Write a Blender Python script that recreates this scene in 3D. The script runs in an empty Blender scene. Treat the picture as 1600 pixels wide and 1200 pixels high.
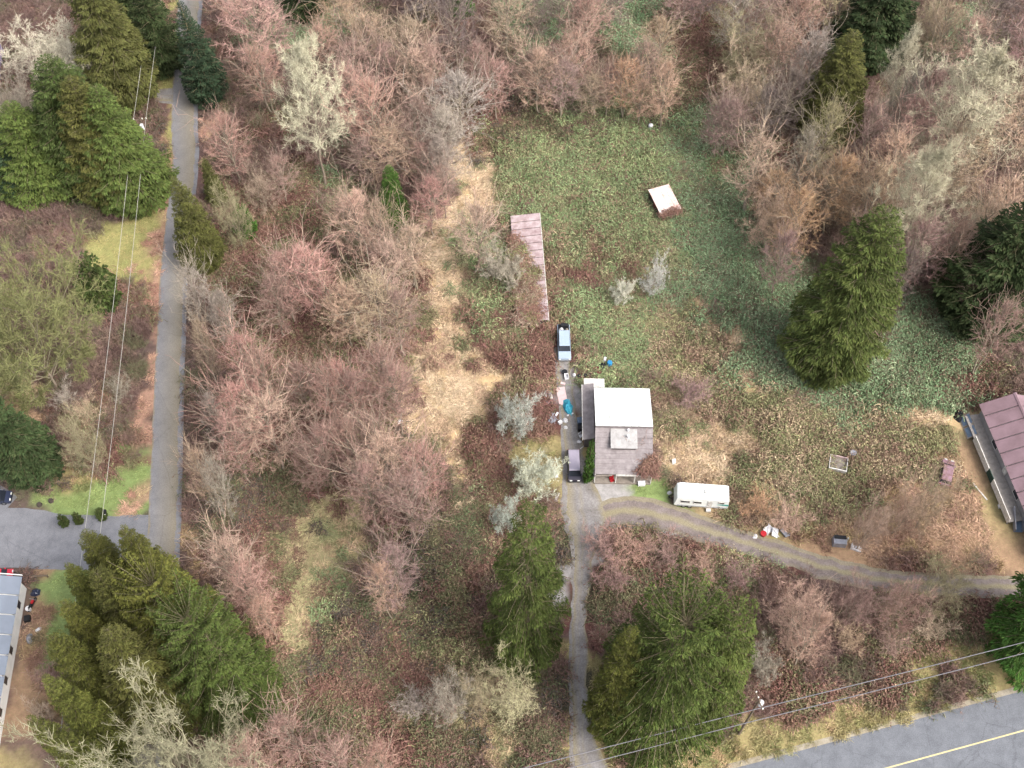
import bpy, bmesh, math, random
import numpy as np
from mathutils import Vector, Matrix

# ------------------------------------------------------------------ camera, sky, sun, exposure
scene = bpy.context.scene
COL = scene.collection
F_PX, PITCH, CAM_H = 1750.0, math.radians(57.5), 140.0
camd = bpy.data.cameras.new('camera'); cam = bpy.data.objects.new('camera', camd); COL.objects.link(cam)
cam.location = (0, 0, CAM_H); cam.rotation_euler = (math.pi/2 - PITCH, 0, 0)
camd.sensor_width = 36; camd.lens = F_PX/1600*36; camd.clip_start = 1; camd.clip_end = 9000
scene.camera = cam
scene.render.resolution_x = 1024; scene.render.resolution_y = 768

SUN_EL, SUN_AZ = math.radians(48), math.radians(125)     # azimuth clockwise from +Y: sun behind the camera, to the right
world = bpy.data.worlds.new('World'); scene.world = world; world.use_nodes = True
wn = world.node_tree.nodes; wl = world.node_tree.links
sky = wn.new('ShaderNodeTexSky'); sky.sky_type = 'NISHITA'; sky.sun_disc = False
sky.sun_elevation = SUN_EL; sky.sun_rotation = SUN_AZ
sky.air_density = 1.0; sky.dust_density = 4.0; sky.ozone_density = 1.0
hsv = wn.new('ShaderNodeHueSaturation'); hsv.inputs['Saturation'].default_value = 0.35   # overcast: a pale grey sky
wl.new(sky.outputs[0], hsv.inputs['Color']); wl.new(hsv.outputs[0], wn['Background'].inputs[0])
wn['Background'].inputs[1].default_value = 0.15
sund = bpy.data.lights.new('sun', 'SUN'); sund.energy = 1.2; sund.angle = math.radians(30); sund.color = (1.0, 0.96, 0.9)
sun = bpy.data.objects.new('sun', sund); COL.objects.link(sun)
sv = Vector((math.sin(SUN_AZ)*math.cos(SUN_EL), math.cos(SUN_AZ)*math.cos(SUN_EL), math.sin(SUN_EL)))
sun.rotation_euler = sv.to_track_quat('Z', 'Y').to_euler(); sun.location = (60, -40, 160)
vs = scene.view_settings
vs.view_transform = 'Standard'; vs.look = 'None'; vs.gamma = 1; vs.use_curve_mapping = False; vs.exposure = 1.4

scene.cycles.max_bounces = 2; scene.cycles.diffuse_bounces = 1; scene.cycles.glossy_bounces = 2; scene.cycles.transparent_max_bounces = 4

# ------------------------------------------------------------------ pixel -> place
SP, CP = math.sin(PITCH), math.cos(PITCH)
NADIR = (800.0, 600 + F_PX*CP/SP)
def P(u, v, z=0.0):
    a, b = (u-800)/F_PX, (600-v)/F_PX
    d = Vector((a, b*SP+CP, b*CP-SP))
    t = (z-CAM_H)/d.z
    return Vector((d.x*t, d.y*t, z))
def proj(x, y, z):
    dz = z-CAM_H
    depth = y*CP - dz*SP
    return 800+F_PX*x/depth, 600-F_PX*(y*SP+dz*CP)/depth
def scale_at(x, y, z): return F_PX/(y*CP-(z-CAM_H)*SP)      # pixels (of 1600) per metre
def height_of(x, y, vtop):
    lo, hi = 0.0, 80.0
    for _ in range(40):
        m = (lo+hi)/2
        if proj(x, y, m)[1] > vtop: lo = m
        else: hi = m
    return lo
def lin(c):
    out = []
    for q in c[:3]:
        q /= 255.0
        out.append(q/12.92 if q <= 0.04045 else ((q+0.055)/1.055)**2.4)
    return tuple(out)+(1.0,)

def soft(c, q=.0, up=1.0):
    g = (c[0]+c[1]+c[2])/3
    return tuple(min(255, (x+(g-x)*q)*up) for x in c)
# ------------------------------------------------------------------ materials
def new_mat(name):
    m = bpy.data.materials.new(name); m.use_nodes = True
    b = m.node_tree.nodes['Principled BSDF']
    return m, m.node_tree.nodes, m.node_tree.links, b
def surf(name, col, rough=0.8, var=0.25, scale=1.5, metallic=0.0, col2=None, bump=0.0, spec=0.3, detail=6):
    """plain surface with procedural blotches"""
    m, n, l, b = new_mat(name)
    tc = n.new('ShaderNodeTexCoord'); nz = n.new('ShaderNodeTexNoise')
    nz.inputs['Scale'].default_value = scale; nz.inputs['Detail'].default_value = detail; nz.inputs['Roughness'].default_value = 0.65
    l.new(tc.outputs['Object'], nz.inputs['Vector'])
    rp = n.new('ShaderNodeValToRGB')
    c = lin(col); c2 = lin(col2) if col2 else tuple(max(0, x*(1-var)) for x in c[:3])+(1,)
    rp.color_ramp.elements[0].position = 0.35; rp.color_ramp.elements[1].position = 0.65
    rp.color_ramp.elements[0].color = c2; rp.color_ramp.elements[1].color = c
    l.new(nz.outputs['Fac'], rp.inputs['Fac']); l.new(rp.outputs['Color'], b.inputs['Base Color'])
    b.inputs['Roughness'].default_value = rough; b.inputs['Metallic'].default_value = metallic
    b.inputs['Specular IOR Level'].default_value = spec
    if bump:
        bp = n.new('ShaderNodeBump'); bp.inputs['Strength'].default_value = bump; bp.inputs['Distance'].default_value = 0.05
        l.new(nz.outputs['Fac'], bp.inputs['Height']); l.new(bp.outputs['Normal'], b.inputs['Normal'])
    return m
def plant_mat(name, mode, other=(110, 100, 85), gain=1.0, lo=.6, hi=1.4):
    """mode 'object': tint from the object's colour; 'instance': tint from the scattered point.
    attribute 'alt' (0..1) mixes to the second colour (bark), 'rnd' varies brightness."""
    m, n, l, b = new_mat(name)
    if mode == 'object':
        oi = n.new('ShaderNodeObjectInfo'); csock = oi.outputs['Color']
    else:
        at = n.new('ShaderNodeAttribute'); at.attribute_type = 'INSTANCER'; at.attribute_name = 'tint'; csock = at.outputs['Color']
    alt = n.new('ShaderNodeAttribute'); alt.attribute_name = 'alt'
    rnd = n.new('ShaderNodeAttribute'); rnd.attribute_name = 'rnd'
    mx = n.new('ShaderNodeMix'); mx.data_type = 'RGBA'
    l.new(alt.outputs['Fac'], mx.inputs['Factor']); l.new(csock, mx.inputs['A']); mx.inputs['B'].default_value = lin(other)
    hs = n.new('ShaderNodeHueSaturation')
    mr = n.new('ShaderNodeMapRange'); mr.inputs['To Min'].default_value = lo*gain; mr.inputs['To Max'].default_value = hi*gain
    l.new(rnd.outputs['Fac'], mr.inputs['Value']); l.new(mr.outputs['Result'], hs.inputs['Value'])
    mh = n.new('ShaderNodeMapRange'); mh.inputs['To Min'].default_value = 0.485; mh.inputs['To Max'].default_value = 0.515
    ml = n.new('ShaderNodeMath'); ml.operation = 'FRACT'
    m7 = n.new('ShaderNodeMath'); m7.operation = 'MULTIPLY'; m7.inputs[1].default_value = 7.3
    l.new(rnd.outputs['Fac'], m7.inputs[0]); l.new(m7.outputs[0], ml.inputs[0]); l.new(ml.outputs[0], mh.inputs['Value'])
    l.new(mh.outputs['Result'], hs.inputs['Hue'])
    l.new(mx.outputs['Result'], hs.inputs['Color']); l.new(hs.outputs['Color'], b.inputs['Base Color'])
    b.inputs['Roughness'].default_value = 0.75; b.inputs['Specular IOR Level'].default_value = 0.15
    return m
M = {}
M['twig'] = plant_mat('bare_twigs', 'object', (146, 130, 114))
M['bark'] = plant_mat('bark', 'object', (140, 128, 112))
M['cbark'] = plant_mat('evergreen_bark', 'object', (112, 104, 78))
M['needle'] = plant_mat('evergreen_foliage', 'object', (90, 80, 58), 1.0, .4, 1.6)
M['cover'] = plant_mat('ground_cover', 'instance', (118, 96, 82), 1.0, .66, 1.4)

# ------------------------------------------------------------------ mesh builders
def np_mesh(name, V, Q, attrs=None, mats=(), smooth=False):
    """V (n,3), Q (m,k) index array"""
    V = np.asarray(V, dtype=np.float32); Q = np.asarray(Q, dtype=np.int32)
    me = bpy.data.meshes.new(name)
    me.vertices.add(len(V)); me.vertices.foreach_set('co', V.ravel())
    k = Q.shape[1]
    me.loops.add(Q.size); me.loops.foreach_set('vertex_index', Q.ravel())
    me.polygons.add(len(Q))
    me.polygons.foreach_set('loop_start', np.arange(0, Q.size, k, dtype=np.int32))
    try: me.polygons.foreach_set('loop_total', np.full(len(Q), k, dtype=np.int32))
    except Exception: pass
    me.polygons.foreach_set('use_smooth', np.full(len(Q), smooth))
    for an, av in (attrs or {}).items():
        a = me.attributes.new(an, 'FLOAT', 'POINT'); a.data.foreach_set('value', np.asarray(av, dtype=np.float32).ravel())
    for m in mats: me.materials.append(m)
    me.update(calc_edges=True)
    return me
class Geo:
    def __init__(s): s.V = []; s.Q = []; s.alt = []; s.rnd = []; s.n = 0
    def add(s, V, Q, alt, rnd):
        s.V.append(V.reshape(-1, 3)); s.Q.append(Q+s.n); s.alt.append(np.broadcast_to(alt, (len(s.V[-1]),)) if np.ndim(alt) < 1 else alt.ravel()); 
        s.rnd.append(np.broadcast_to(rnd, (len(s.V[-1]),)) if np.ndim(rnd) < 1 else rnd.ravel()); s.n += len(s.V[-1])
    def ribbons(s, Pn, W, alt, rnd, rng, side=None):
        """Pn (n,k,3) centre lines, W (n,k) widths"""
        n, k, _ = Pn.shape
        T = np.gradient(Pn, axis=1)
        if side is None: side = rng.normal(size=(n, 1, 3))
        S = np.cross(T, np.broadcast_to(side, T.shape)); S /= np.linalg.norm(S, axis=2, keepdims=True)+1e-9
        A = Pn - S*W[..., None]/2; B = Pn + S*W[..., None]/2
        V = np.stack([A, B], axis=2)                      # n,k,2,3
        i = np.arange(n)[:, None]*(k*2) + np.arange(k-1)[None, :]*2
        Q = np.stack([i, i+1, i+3, i+2], axis=-1).reshape(-1, 4)
        al = np.broadcast_to(np.asarray(alt).reshape(n, -1), (n, k)) if np.ndim(alt) else np.full((n, k), alt)
        rd = np.broadcast_to(np.asarray(rnd).reshape(n, -1), (n, k)) if np.ndim(rnd) else np.full((n, k), rnd)
        s.add(V, Q, np.repeat(al[..., None], 2, axis=2), np.repeat(rd[..., None], 2, axis=2))
    def tubes(s, Pn, R, alt, rnd, sides=5):
        n, k, _ = Pn.shape
        T = np.gradient(Pn, axis=1); T /= np.linalg.norm(T, axis=2, keepdims=True)+1e-9
        ref = np.where(np.abs(T[..., 2:3]) > 0.9, np.array([1., 0, 0]), np.array([0, 0, 1.]))
        A = np.cross(T, ref); A /= np.linalg.norm(A, axis=2, keepdims=True)+1e-9
        B = np.cross(T, A)
        th = np.arange(sides)*2*np.pi/sides
        V = Pn[:, :, None, :] + R[:, :, None, None]*(A[:, :, None, :]*np.cos(th)[None, None, :, None] + B[:, :, None, :]*np.sin(th)[None, None, :, None])
        i0 = np.arange(n)[:, None, None]*(k*sides) + np.arange(k-1)[None, :, None]*sides
        a = np.arange(sides)[None, None, :]; b = (np.arange(sides)+1) % sides
        b = b[None, None, :]
        Q = np.stack([i0+a, i0+b, i0+sides+b, i0+sides+a], axis=-1).reshape(-1, 4)
        al = np.broadcast_to(np.asarray(alt).reshape(n, -1), (n, k)) if np.ndim(alt) else np.full((n, k), alt)
        rd = np.broadcast_to(np.asarray(rnd).reshape(n, -1), (n, k)) if np.ndim(rnd) else np.full((n, k), rnd)
        s.add(V, Q, np.repeat(al[..., None], sides, axis=2), np.repeat(rd[..., None], sides, axis=2))
    def mesh(s, name, mat, smooth=False):
        return np_mesh(name, np.concatenate(s.V), np.concatenate(s.Q), {'alt': np.concatenate(s.alt), 'rnd': np.concatenate(s.rnd)}, [mat], smooth)
def unit(a): return a/(np.linalg.norm(a, axis=-1, keepdims=True)+1e-9)

# ------------------------------------------------------------------ objects
def put(name, me, parent=None, loc=None, rot=None):
    o = bpy.data.objects.new(name, me); COL.objects.link(o)
    if parent is not None: o.parent = parent
    if loc is not None: o.location = loc
    if rot is not None: o.rotation_euler = rot
    return o
def tag(o, label, cat, group=None):
    o['label'] = label; o['category'] = cat
    if group: o['group'] = group
    return o
def thing(name, label, cat, loc=(0, 0, 0), rz=0.0, group=None):
    o = put(name, None, None, loc, (0, 0, rz)); o.empty_display_size = 0.5
    return tag(o, label, cat, group)
class B:
    """small bmesh collector"""
    def __init__(s): s.bm = bmesh.new()
    def box(s, x0, x1, y0, y1, z0, z1, tx=0.0, ty=0.0, bev=0.0):
        """tx, ty: how far the top is drawn in on each side"""
        c = [(x0, y0, z0), (x1, y0, z0), (x1, y1, z0), (x0, y1, z0),
             (x0+tx, y0+ty, z1), (x1-tx, y0+ty, z1), (x1-tx, y1-ty, z1), (x0+tx, y1-ty, z1)]
        return s.hexa(c, bev)
    def hexa(s, c, bev=0.0):
        v = [s.bm.verts.new(p) for p in c]
        f = [s.bm.faces.new([v[i] for i in q]) for q in ((3, 2, 1, 0), (4, 5, 6, 7), (0, 1, 5, 4), (1, 2, 6, 5), (2, 3, 7, 6), (3, 0, 4, 7))]
        if bev:
            ed = list({e for q in f for e in q.edges})
            bmesh.ops.bevel(s.bm, geom=ed, offset=bev, segments=2, affect='EDGES', profile=0.5)
        return s
    def prism(s, prof, y0, y1, taper=0.0, bev=0.0):
        """profile of (x,z) points run along y; taper narrows the upper points"""
        zs = [p[1] for p in prof]; zl, zh = min(zs), max(zs)
        def yy(y, z):
            k = (z-zl)/(zh-zl+1e-6); c = (y0+y1)/2
            return c+(y-c)*(1-taper*k)
        a = [s.bm.verts.new((x, yy(y0, z), z)) for x, z in prof]; b = [s.bm.verts.new((x, yy(y1, z), z)) for x, z in prof]
        n = len(prof); fs = [s.bm.faces.new(a), s.bm.faces.new(b[::-1])]
        for i in range(n): fs.append(s.bm.faces.new((a[i], b[i], b[(i+1) % n], a[(i+1) % n])))
        if bev:
            ed = list({e for q in fs for e in q.edges})
            bmesh.ops.bevel(s.bm, geom=ed, offset=bev, segments=2, affect='EDGES', profile=0.5)
        return s
    def cyl(s, p0, p1, r0, r1=None, n=10):
        r1 = r0 if r1 is None else r1
        p0, p1 = Vector(p0), Vector(p1); d = (p1-p0); q = d.to_track_quat('Z', 'Y')
        ra = []; rb = []
        for i in range(n):
            t = 2*math.pi*i/n; e = Vector((math.cos(t), math.sin(t), 0))
            ra.append(s.bm.verts.new(p0+q @ (e*r0))); rb.append(s.bm.verts.new(p1+q @ (e*r1)))
        s.bm.faces.new(ra[::-1]); s.bm.faces.new(rb)
        for i in range(n): s.bm.faces.new((ra[i], ra[(i+1) % n], rb[(i+1) % n], rb[i]))
        return s
    def path(s, pts, r, n=5):
        for a, b in zip(pts[:-1], pts[1:]): s.cyl(a, b, r, r, n)
        return s
    def heap(s, rx, ry, h, seed, n=14):
        """crumpled mound (tarp, bag, rubbish)"""
        rg = random.Random(seed); rings = []
        top = s.bm.verts.new((rg.uniform(-.1, .1)*rx, rg.uniform(-.1, .1)*ry, h))
        for k in range(1, 4):
            ring = []
            for i in range(n):
                t = 2*math.pi*i/n; q = k/3*(1+rg.uniform(-.16, .16)); zz = h*(1-(k/3)**1.7)*rg.uniform(.75, 1.2)
                ring.append(s.bm.verts.new((rx*q*math.cos(t), ry*q*math.sin(t), max(0.0, zz) if k < 3 else -0.03)))
            rings.append(ring)
        for i in range(n): s.bm.faces.new((top, rings[0][i], rings[0][(i+1) % n]))
        for a, b in zip(rings[:-1], rings[1:]):
            for i in range(n): s.bm.faces.new((a[i], b[i], b[(i+1) % n], a[(i+1) % n]))
        s.bm.faces.new(rings[-1][::-1])
        return s
    def build(s, name, mat, parent=None, loc=None, rot=None, smooth=False):
        bmesh.ops.recalc_face_normals(s.bm, faces=s.bm.faces)
        me = bpy.data.meshes.new(name); s.bm.to_mesh(me); s.bm.free(); me.materials.append(mat)
        if smooth:
            for p in me.polygons: p.use_smooth = True
        return put(name, me, parent, loc, rot)
def heading(u0, v0, u1, v1):
    """z rotation that turns local +X to the ground direction from one pixel to another"""
    d = P(u1, v1)-P(u0, v0)
    return math.atan2(d.y, d.x)

# ------------------------------------------------------------------ value noise (numpy)
_ng = np.random.default_rng(7).random((256, 256))
def noise2(x, y):
    xi = np.floor(x).astype(int); yi = np.floor(y).astype(int); fx = x-xi; fy = y-yi
    fx = fx*fx*(3-2*fx); fy = fy*fy*(3-2*fy)
    g = lambda a, b: _ng[a & 255, b & 255]
    return (g(xi, yi)*(1-fx)+g(xi+1, yi)*fx)*(1-fy)+(g(xi, yi+1)*(1-fx)+g(xi+1, yi+1)*fx)*fy
def fbm(x, y, o=4):
    s = 0; a = 0.5
    for i in range(o): s = s+a*noise2(x*2**i+17.3*i, y*2**i-9.1*i); a *= 0.5
    return s/(1-0.5**o)

# ================================================================== GROUND
# ground types: litter, green bramble, blue-green bramble, olive bramble, red bramble, dark undergrowth, straw, lawn, verge, pink leaf litter, gravel, pale grass
ZN = ['litter', 'green', 'blue', 'olive', 'red', 'under', 'straw', 'lawn', 'verge', 'pink', 'gravel', 'pale', 'tan', 'lime']
ZI = {n: i for i, n in enumerate(ZN)}
ZSOIL = {'litter': (98, 78, 72), 'green': (88, 86, 58), 'blue': (78, 90, 62), 'olive': (110, 102, 70), 'red': (104, 66, 60), 'under': (72, 68, 52),
         'straw': (190, 158, 112), 'lawn': (120, 138, 76), 'verge': (148, 132, 84), 'pink': (160, 120, 98), 'gravel': (150, 145, 142),
         'pale': (150, 138, 96), 'tan': (150, 118, 88), 'lime': (146, 140, 80)}
ZSOIL = {k: soft(v, .2, 1.03) for k, v in ZSOIL.items()}
BLOBS = [  # u, v, ru, rv, type, strength (pixel places of the patches on the ground)
 (930, 255, 170, 75, 'green', 1.2), (960, 380, 130, 90, 'green', 1.1), (950, 500, 95, 75, 'green', 1.0), (880, 300, 60, 70, 'green', 1.0), (800, 250, 60, 60, 'green', 1.0),
 (1060, 250, 90, 60, 'green', .9), (880, 420, 40, 60, 'olive', .9), (990, 555, 70, 45, 'green', 1.0),
 (1120, 350, 75, 100, 'blue', 1.3), (1160, 440, 75, 80, 'blue', 1.3), (1090, 235, 60, 40, 'blue', 1.1), (1190, 540, 60, 60, 'blue', 1.1), (1440, 520, 65, 60, 'blue', 1.3),
 (1390, 600, 110, 40, 'blue', 1.2), (1070, 500, 60, 50, 'blue', .9), (470, 35, 60, 30, 'blue', 1.2), (985, 35, 40, 50, 'blue', 1.1), (1480, 60, 40, 40, 'blue', .8), (528, 985, 26, 45, 'green', 1.0),
 (1060, 560, 70, 60, 'olive', 1.1), (1080, 640, 60, 60, 'olive', 1.1), (1230, 670, 140, 70, 'olive', 1.2), (1380, 690, 110, 60, 'olive', 1.2), (1190, 760, 110, 50, 'olive', .9), (1330, 770, 120, 40, 'olive', .8), (1150, 830, 60, 20, 'olive', .7),
 (900, 450, 45, 35, 'red', 1.2), (940, 435, 40, 40, 'red', 1.0), (1095, 90, 70, 70, 'red', 1.0), (1060, 150, 50, 40, 'under', .8), (1010, 300, 40, 40, 'red', .5),
 (840, 560, 45, 60, 'red', 1.2), (770, 520, 60, 60, 'red', .9), (765, 480, 60, 60, 'green', 1.1), (740, 430, 40, 50, 'green', .8), (850, 480, 20, 60, 'red', 1.0),
 (450, 350, 80, 50, 'red', 1.3), (390, 430, 70, 60, 'red', 1.2), (420, 560, 80, 80, 'red', 1.1), (470, 480, 90, 60, 'red', .9), (640, 530, 50, 60, 'red', 1.0), (520, 600, 80, 80, 'red', .8), (440, 720, 80, 40, 'red', .8),
 (400, 800, 110, 60, 'under', 1.3), (370, 760, 60, 40, 'under', 1.0), (480, 820, 50, 60, 'red', .7), (430, 870, 60, 60, 'red', .9), (400, 1000, 50, 100, 'red', 1.2), (450, 1110, 110, 90, 'red', 1.3), (580, 1100, 110, 90, 'red', 1.2), (620, 1170, 100, 50, 'red', 1.0),
 (560, 1030, 110, 60, 'under', .9), (680, 930, 70, 110, 'under', 1.3), (690, 1010, 70, 60, 'olive', .7), (640, 1090, 80, 60, 'under', .7), (700, 850, 50, 60, 'under', 1.0),
 (745, 940, 18, 110, 'red', 1.8), (755, 790, 40, 70, 'red', 1.6), (770, 720, 40, 60, 'red', 1.2), (730, 790, 20, 70, 'green', 1.1), (735, 860, 22, 60, 'green', 1.0), (860, 880, 40, 60, 'under', .8),
 (735, 265, 36, 55, 'straw', 1.6), (745, 320, 40, 50, 'straw', 1.4), (725, 230, 22, 40, 'straw', 1.2), (700, 420, 30, 70, 'straw', 1.2), (690, 500, 38, 60, 'straw', 1.5), (690, 590, 75, 60, 'straw', 1.8), (700, 660, 70, 45, 'straw', 1.6), (660, 625, 50, 50, 'straw', 1.3), (705, 740, 26, 60, 'straw', 1.8), (703, 800, 20, 40, 'straw', 1.3), (770, 600, 50, 25, 'straw', 1.0),
 (490, 890, 55, 80, 'pale', 2.0), (478, 980, 55, 70, 'pale', 2.0), (525, 820, 38, 70, 'pale', 1.9), (525, 920, 25, 60, 'green', .8), (470, 1030, 40, 30, 'tan', 1.0),
 (1118, 500, 26, 40, 'straw', 2.4), (1150, 545, 30, 26, 'straw', 2.4), (1090, 690, 50, 36, 'straw', 2.0), (1125, 715, 50, 44, 'straw', 2.2), (1190, 600, 28, 28, 'straw', 1.8), (1455, 635, 44, 30, 'straw', 2.4), (1240, 625, 30, 20, 'straw', .7), (1110, 650, 26, 24, 'straw', .8),
 (1400, 820, 170, 55, 'tan', 1.9), (1250, 790, 90, 40, 'tan', 1.3), (1150, 770, 40, 50, 'tan', 1.0), (1520, 840, 90, 50, 'tan', 1.4), (1210, 800, 60, 35, 'tan', .9), (1480, 740, 50, 60, 'tan', .8), (1540, 780, 40, 70, 'verge', 1.1), (1300, 800, 60, 40, 'tan', 1.0),
 (960, 870, 60, 45, 'red', 1.3), (1060, 880, 80, 40, 'red', 1.0), (990, 915, 60, 30, 'under', 1.0), (1150, 890, 70, 40, 'green', .8), (1200, 920, 90, 50, 'red', 1.1), (1290, 970, 120, 70, 'litter', 1.2), (1420, 980, 120, 60, 'red', 1.0), (1260, 1060, 90, 40, 'red', 1.1), (1430, 1050, 110, 30, 'red', 1.0), (1120, 860, 40, 25, 'olive', 1.0),
 (1150, 1170, 110, 26, 'verge', 2.0), (1260, 1130, 80, 24, 'verge', 2.0), (1380, 1095, 90, 26, 'verge', 2.0), (1500, 1060, 90, 24, 'verge', 2.0), (1600, 1035, 80, 26, 'verge', 2.0), (1040, 1200, 80, 30, 'verge', 2.0), (960, 1180, 40, 40, 'verge', 1.6), (1470, 1040, 60, 20, 'lawn', .8),
 (880, 1130, 14, 110, 'verge', 1.8), (880, 1000, 10, 80, 'verge', 1.3), (930, 1000, 14, 70, 'red', 1.0), (830, 1150, 50, 70, 'under', 1.0), (760, 1130, 50, 80, 'pale', 1.1), (720, 1170, 60, 50, 'under', .9),
 (860, 740, 24, 50, 'verge', 1.0), (878, 700, 14, 60, 'verge', 1.2), (868, 790, 18, 40, 'pale', 1.0), (850, 650, 30, 40, 'red', 1.0),
 (1010, 772, 48, 12, 'lawn', 2.2), (975, 762, 30, 10, 'lawn', 2.0), (1130, 800, 30, 10, 'verge', 1.2), (1170, 825, 60, 10, 'lime', 1.0),
 (140, 780, 75, 34, 'lawn', 2.2), (195, 745, 30, 34, 'lawn', 1.8), (90, 805, 40, 16, 'lawn', 1.8), (100, 740, 40, 30, 'verge', 1.1), (185, 670, 30, 16, 'lawn', 1.0),
 (190, 385, 44, 40, 'lime', 1.3), (195, 425, 44, 40, 'lime', 1.2), (205, 345, 30, 26, 'lime', 1.4),
 (170, 560, 60, 110, 'litter', 1.4), (150, 640, 50, 60, 'red', .9), (170, 480, 50, 50, 'red', 1.1), (160, 690, 60, 26, 'red', 1.1),
 (225, 470, 14, 60, 'pink', 1.8), (222, 580, 15, 70, 'pink', 1.8), (218, 690, 15, 60, 'pink', 1.8), (212, 770, 13, 40, 'pink', 2.0), (232, 390, 18, 40, 'pink', 1.3), (235, 320, 16, 40, 'pink', 1.3), (250, 260, 10, 60, 'tan', 1.2),
 (85, 960, 28, 60, 'lawn', 2.0), (60, 910, 20, 16, 'tan', 1.6), (55, 1080, 40, 80, 'tan', 1.3), (60, 1150, 40, 60, 'litter', 1.2), (40, 1190, 30, 30, 'verge', 1.0),
 (268, 60, 8, 90, 'lime', 2.0), (260, 110, 8, 50, 'verge', 1.6), (235, 60, 28, 70, 'red', 1.1), (264, 240, 8, 60, 'lime', 1.2), (320, 200, 10, 60, 'pink', 1.4),
 (300, 700, 24, 160, 'litter', 1.2), (300, 480, 26, 60, 'litter', 1.2), (340, 620, 40, 90, 'red', .8), (300, 880, 16, 80, 'tan', 1.2), (320, 820, 30, 40, 'under', .9),
 (550, 220, 60, 100, 'litter', 1.0), (520, 250, 40, 50, 'blue', .9), (540, 300, 26, 40, 'green', .9), (640, 240, 60, 60, 'litter', 1.0), (760, 200, 40, 40, 'red', .8), (830, 40, 40, 50, 'blue', .8), (860, 190, 100, 22, 'under', 1.0),
 (1180, 250, 60, 80, 'red', .8), (1300, 350, 140, 90, 'litter', 1.1), (1450, 330, 100, 110, 'litter', 1.2), (1220, 190, 60, 60, 'litter', .9), (1530, 580, 60, 30, 'red', 1.2), (1580, 560, 40, 40, 'litter', 1.0),
 (915, 810, 40, 45, 'gravel', 2.0), (895, 740, 18, 60, 'gravel', 1.8), (905, 880, 16, 40, 'gravel', 1.8), (880, 600, 12, 60, 'gravel', 1.2), (985, 800, 50, 16, 'gravel', 2.0),
 (5, 640, 30, 40, 'tan', 1.0), (10, 600, 40, 20, 'straw', 1.0),
]
def zone_weights(x, y):
    """x, y arrays of ground places -> (n, zones) weights"""
    wx = x+(fbm(x*0.09, y*0.09)-.5)*14+(fbm(x*.5+40, y*.5)-.5)*3.2; wy = y+(fbm(x*0.09+50, y*0.09+31)-.5)*14+(fbm(x*.5, y*.5+90)-.5)*3.2
    depth = np.maximum(wy*CP+CAM_H*SP, 20.0)
    u = 800+F_PX*wx/depth; v = 600-F_PX*(wy*SP-CAM_H*CP)/depth
    W = np.zeros((len(x), len(ZN))); W[:, 0] = 0.16
    n2 = fbm(x*0.12+200, y*0.12+77)
    thick = np.clip(1-((u-500)/190)**2, 0, 1)*np.clip(1-((v-560)/420)**2, 0, 1)
    W[:, ZI['red']] += 0.22*np.clip(n2*2-.7, 0, 1)+.5*thick*np.clip(n2*2-.45, 0, 1); W[:, ZI['under']] += 0.22*np.clip(1.3-n2*2, 0, 1)
    for (bu, bv, ru, rv, t, s) in BLOBS:
        d2 = ((u-bu)/(ru*1.08))**2+((v-bv)/(rv*1.08))**2
        W[:, ZI[t]] = np.maximum(W[:, ZI[t]], s*np.exp(-0.9*d2**1.4))
    return W
# road strips as (u, v, width in pixels) along the middle; the places come from the ground plane
STRIPS = {
 'lane': [(318, -160, 34), (306, -60, 36), (298, 0, 38), (293, 60, 39), (290, 130, 40), (288, 190, 41), (290, 250, 41), (282, 330, 42), (273, 420, 43), (268, 520, 45), (264, 620, 47), (261, 720, 49), (258, 800, 51), (254, 870, 53), (248, 930, 55), (238, 1020, 57), (228, 1120, 60), (214, 1300, 66)],
 'side_drive': [(232, 850, 84), (190, 848, 82), (120, 848, 80), (50, 842, 84), (-20, 838, 92), (-110, 835, 100)],
 'parking_pad': [(10, 795, 40), (-40, 765, 44), (-110, 745, 50)],
 'lane_apron': [(286, 152, 34), (264, 150, 30), (244, 148, 24), (222, 146, 20)],
 'drive': [(925, 1230, 70), (917, 1190, 54), (909, 1140, 40), (904, 1080, 32), (903, 1000, 28), (906, 930, 26), (911, 870, 38), (914, 825, 62), (908, 785, 62), (900, 740, 42), (893, 690, 32), (887, 640, 27), (882, 590, 25), (879, 540, 24)],
 'track': [(915, 815, 34), (960, 802, 44), (1010, 800, 46), (1070, 818, 40), (1150, 843, 36), (1230, 868, 34), (1300, 890, 34), (1380, 906, 32), (1470, 914, 32), (1560, 918, 32), (1680, 920, 32)],
}
HW_EDGE = (P(1150, 1200), P(1600, 1079)); HW_DIR = (HW_EDGE[1]-HW_EDGE[0]).normalized(); HW_N = Vector((HW_DIR.y, -HW_DIR.x, 0))   # HW_N points towards the camera side
def smooth_strip(pts, sub=6):
    out = []
    p = [pts[0]]+list(pts)+[pts[-1]]
    for i in range(1, len(p)-2):
        for k in range(sub):
            t = k/sub
            out.append(tuple(0.5*((2*p[i][j])+(-p[i-1][j]+p[i+1][j])*t+(2*p[i-1][j]-5*p[i][j]+4*p[i+1][j]-p[i+2][j])*t*t+(-p[i-1][j]+3*p[i][j]-3*p[i+1][j]+p[i+2][j])*t**3) for j in range(3)))
    out.append(pts[-1]); return out
STRIP_W = {}
for nm, pts in STRIPS.items():
    c = []
    sp = smooth_strip(pts)
    for i, (u, v, w) in enumerate(sp):
        p = P(u, v); s = scale_at(p.x, p.y, 0)
        horizontal = abs(sp[min(i+1, len(sp)-1)][0]-sp[max(i-1, 0)][0]) > abs(sp[min(i+1, len(sp)-1)][1]-sp[max(i-1, 0)][1])
        c.append((p.x, p.y, w/s/(0.86 if horizontal else 1.0)))
    STRIP_W[nm] = np.array(c)
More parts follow.
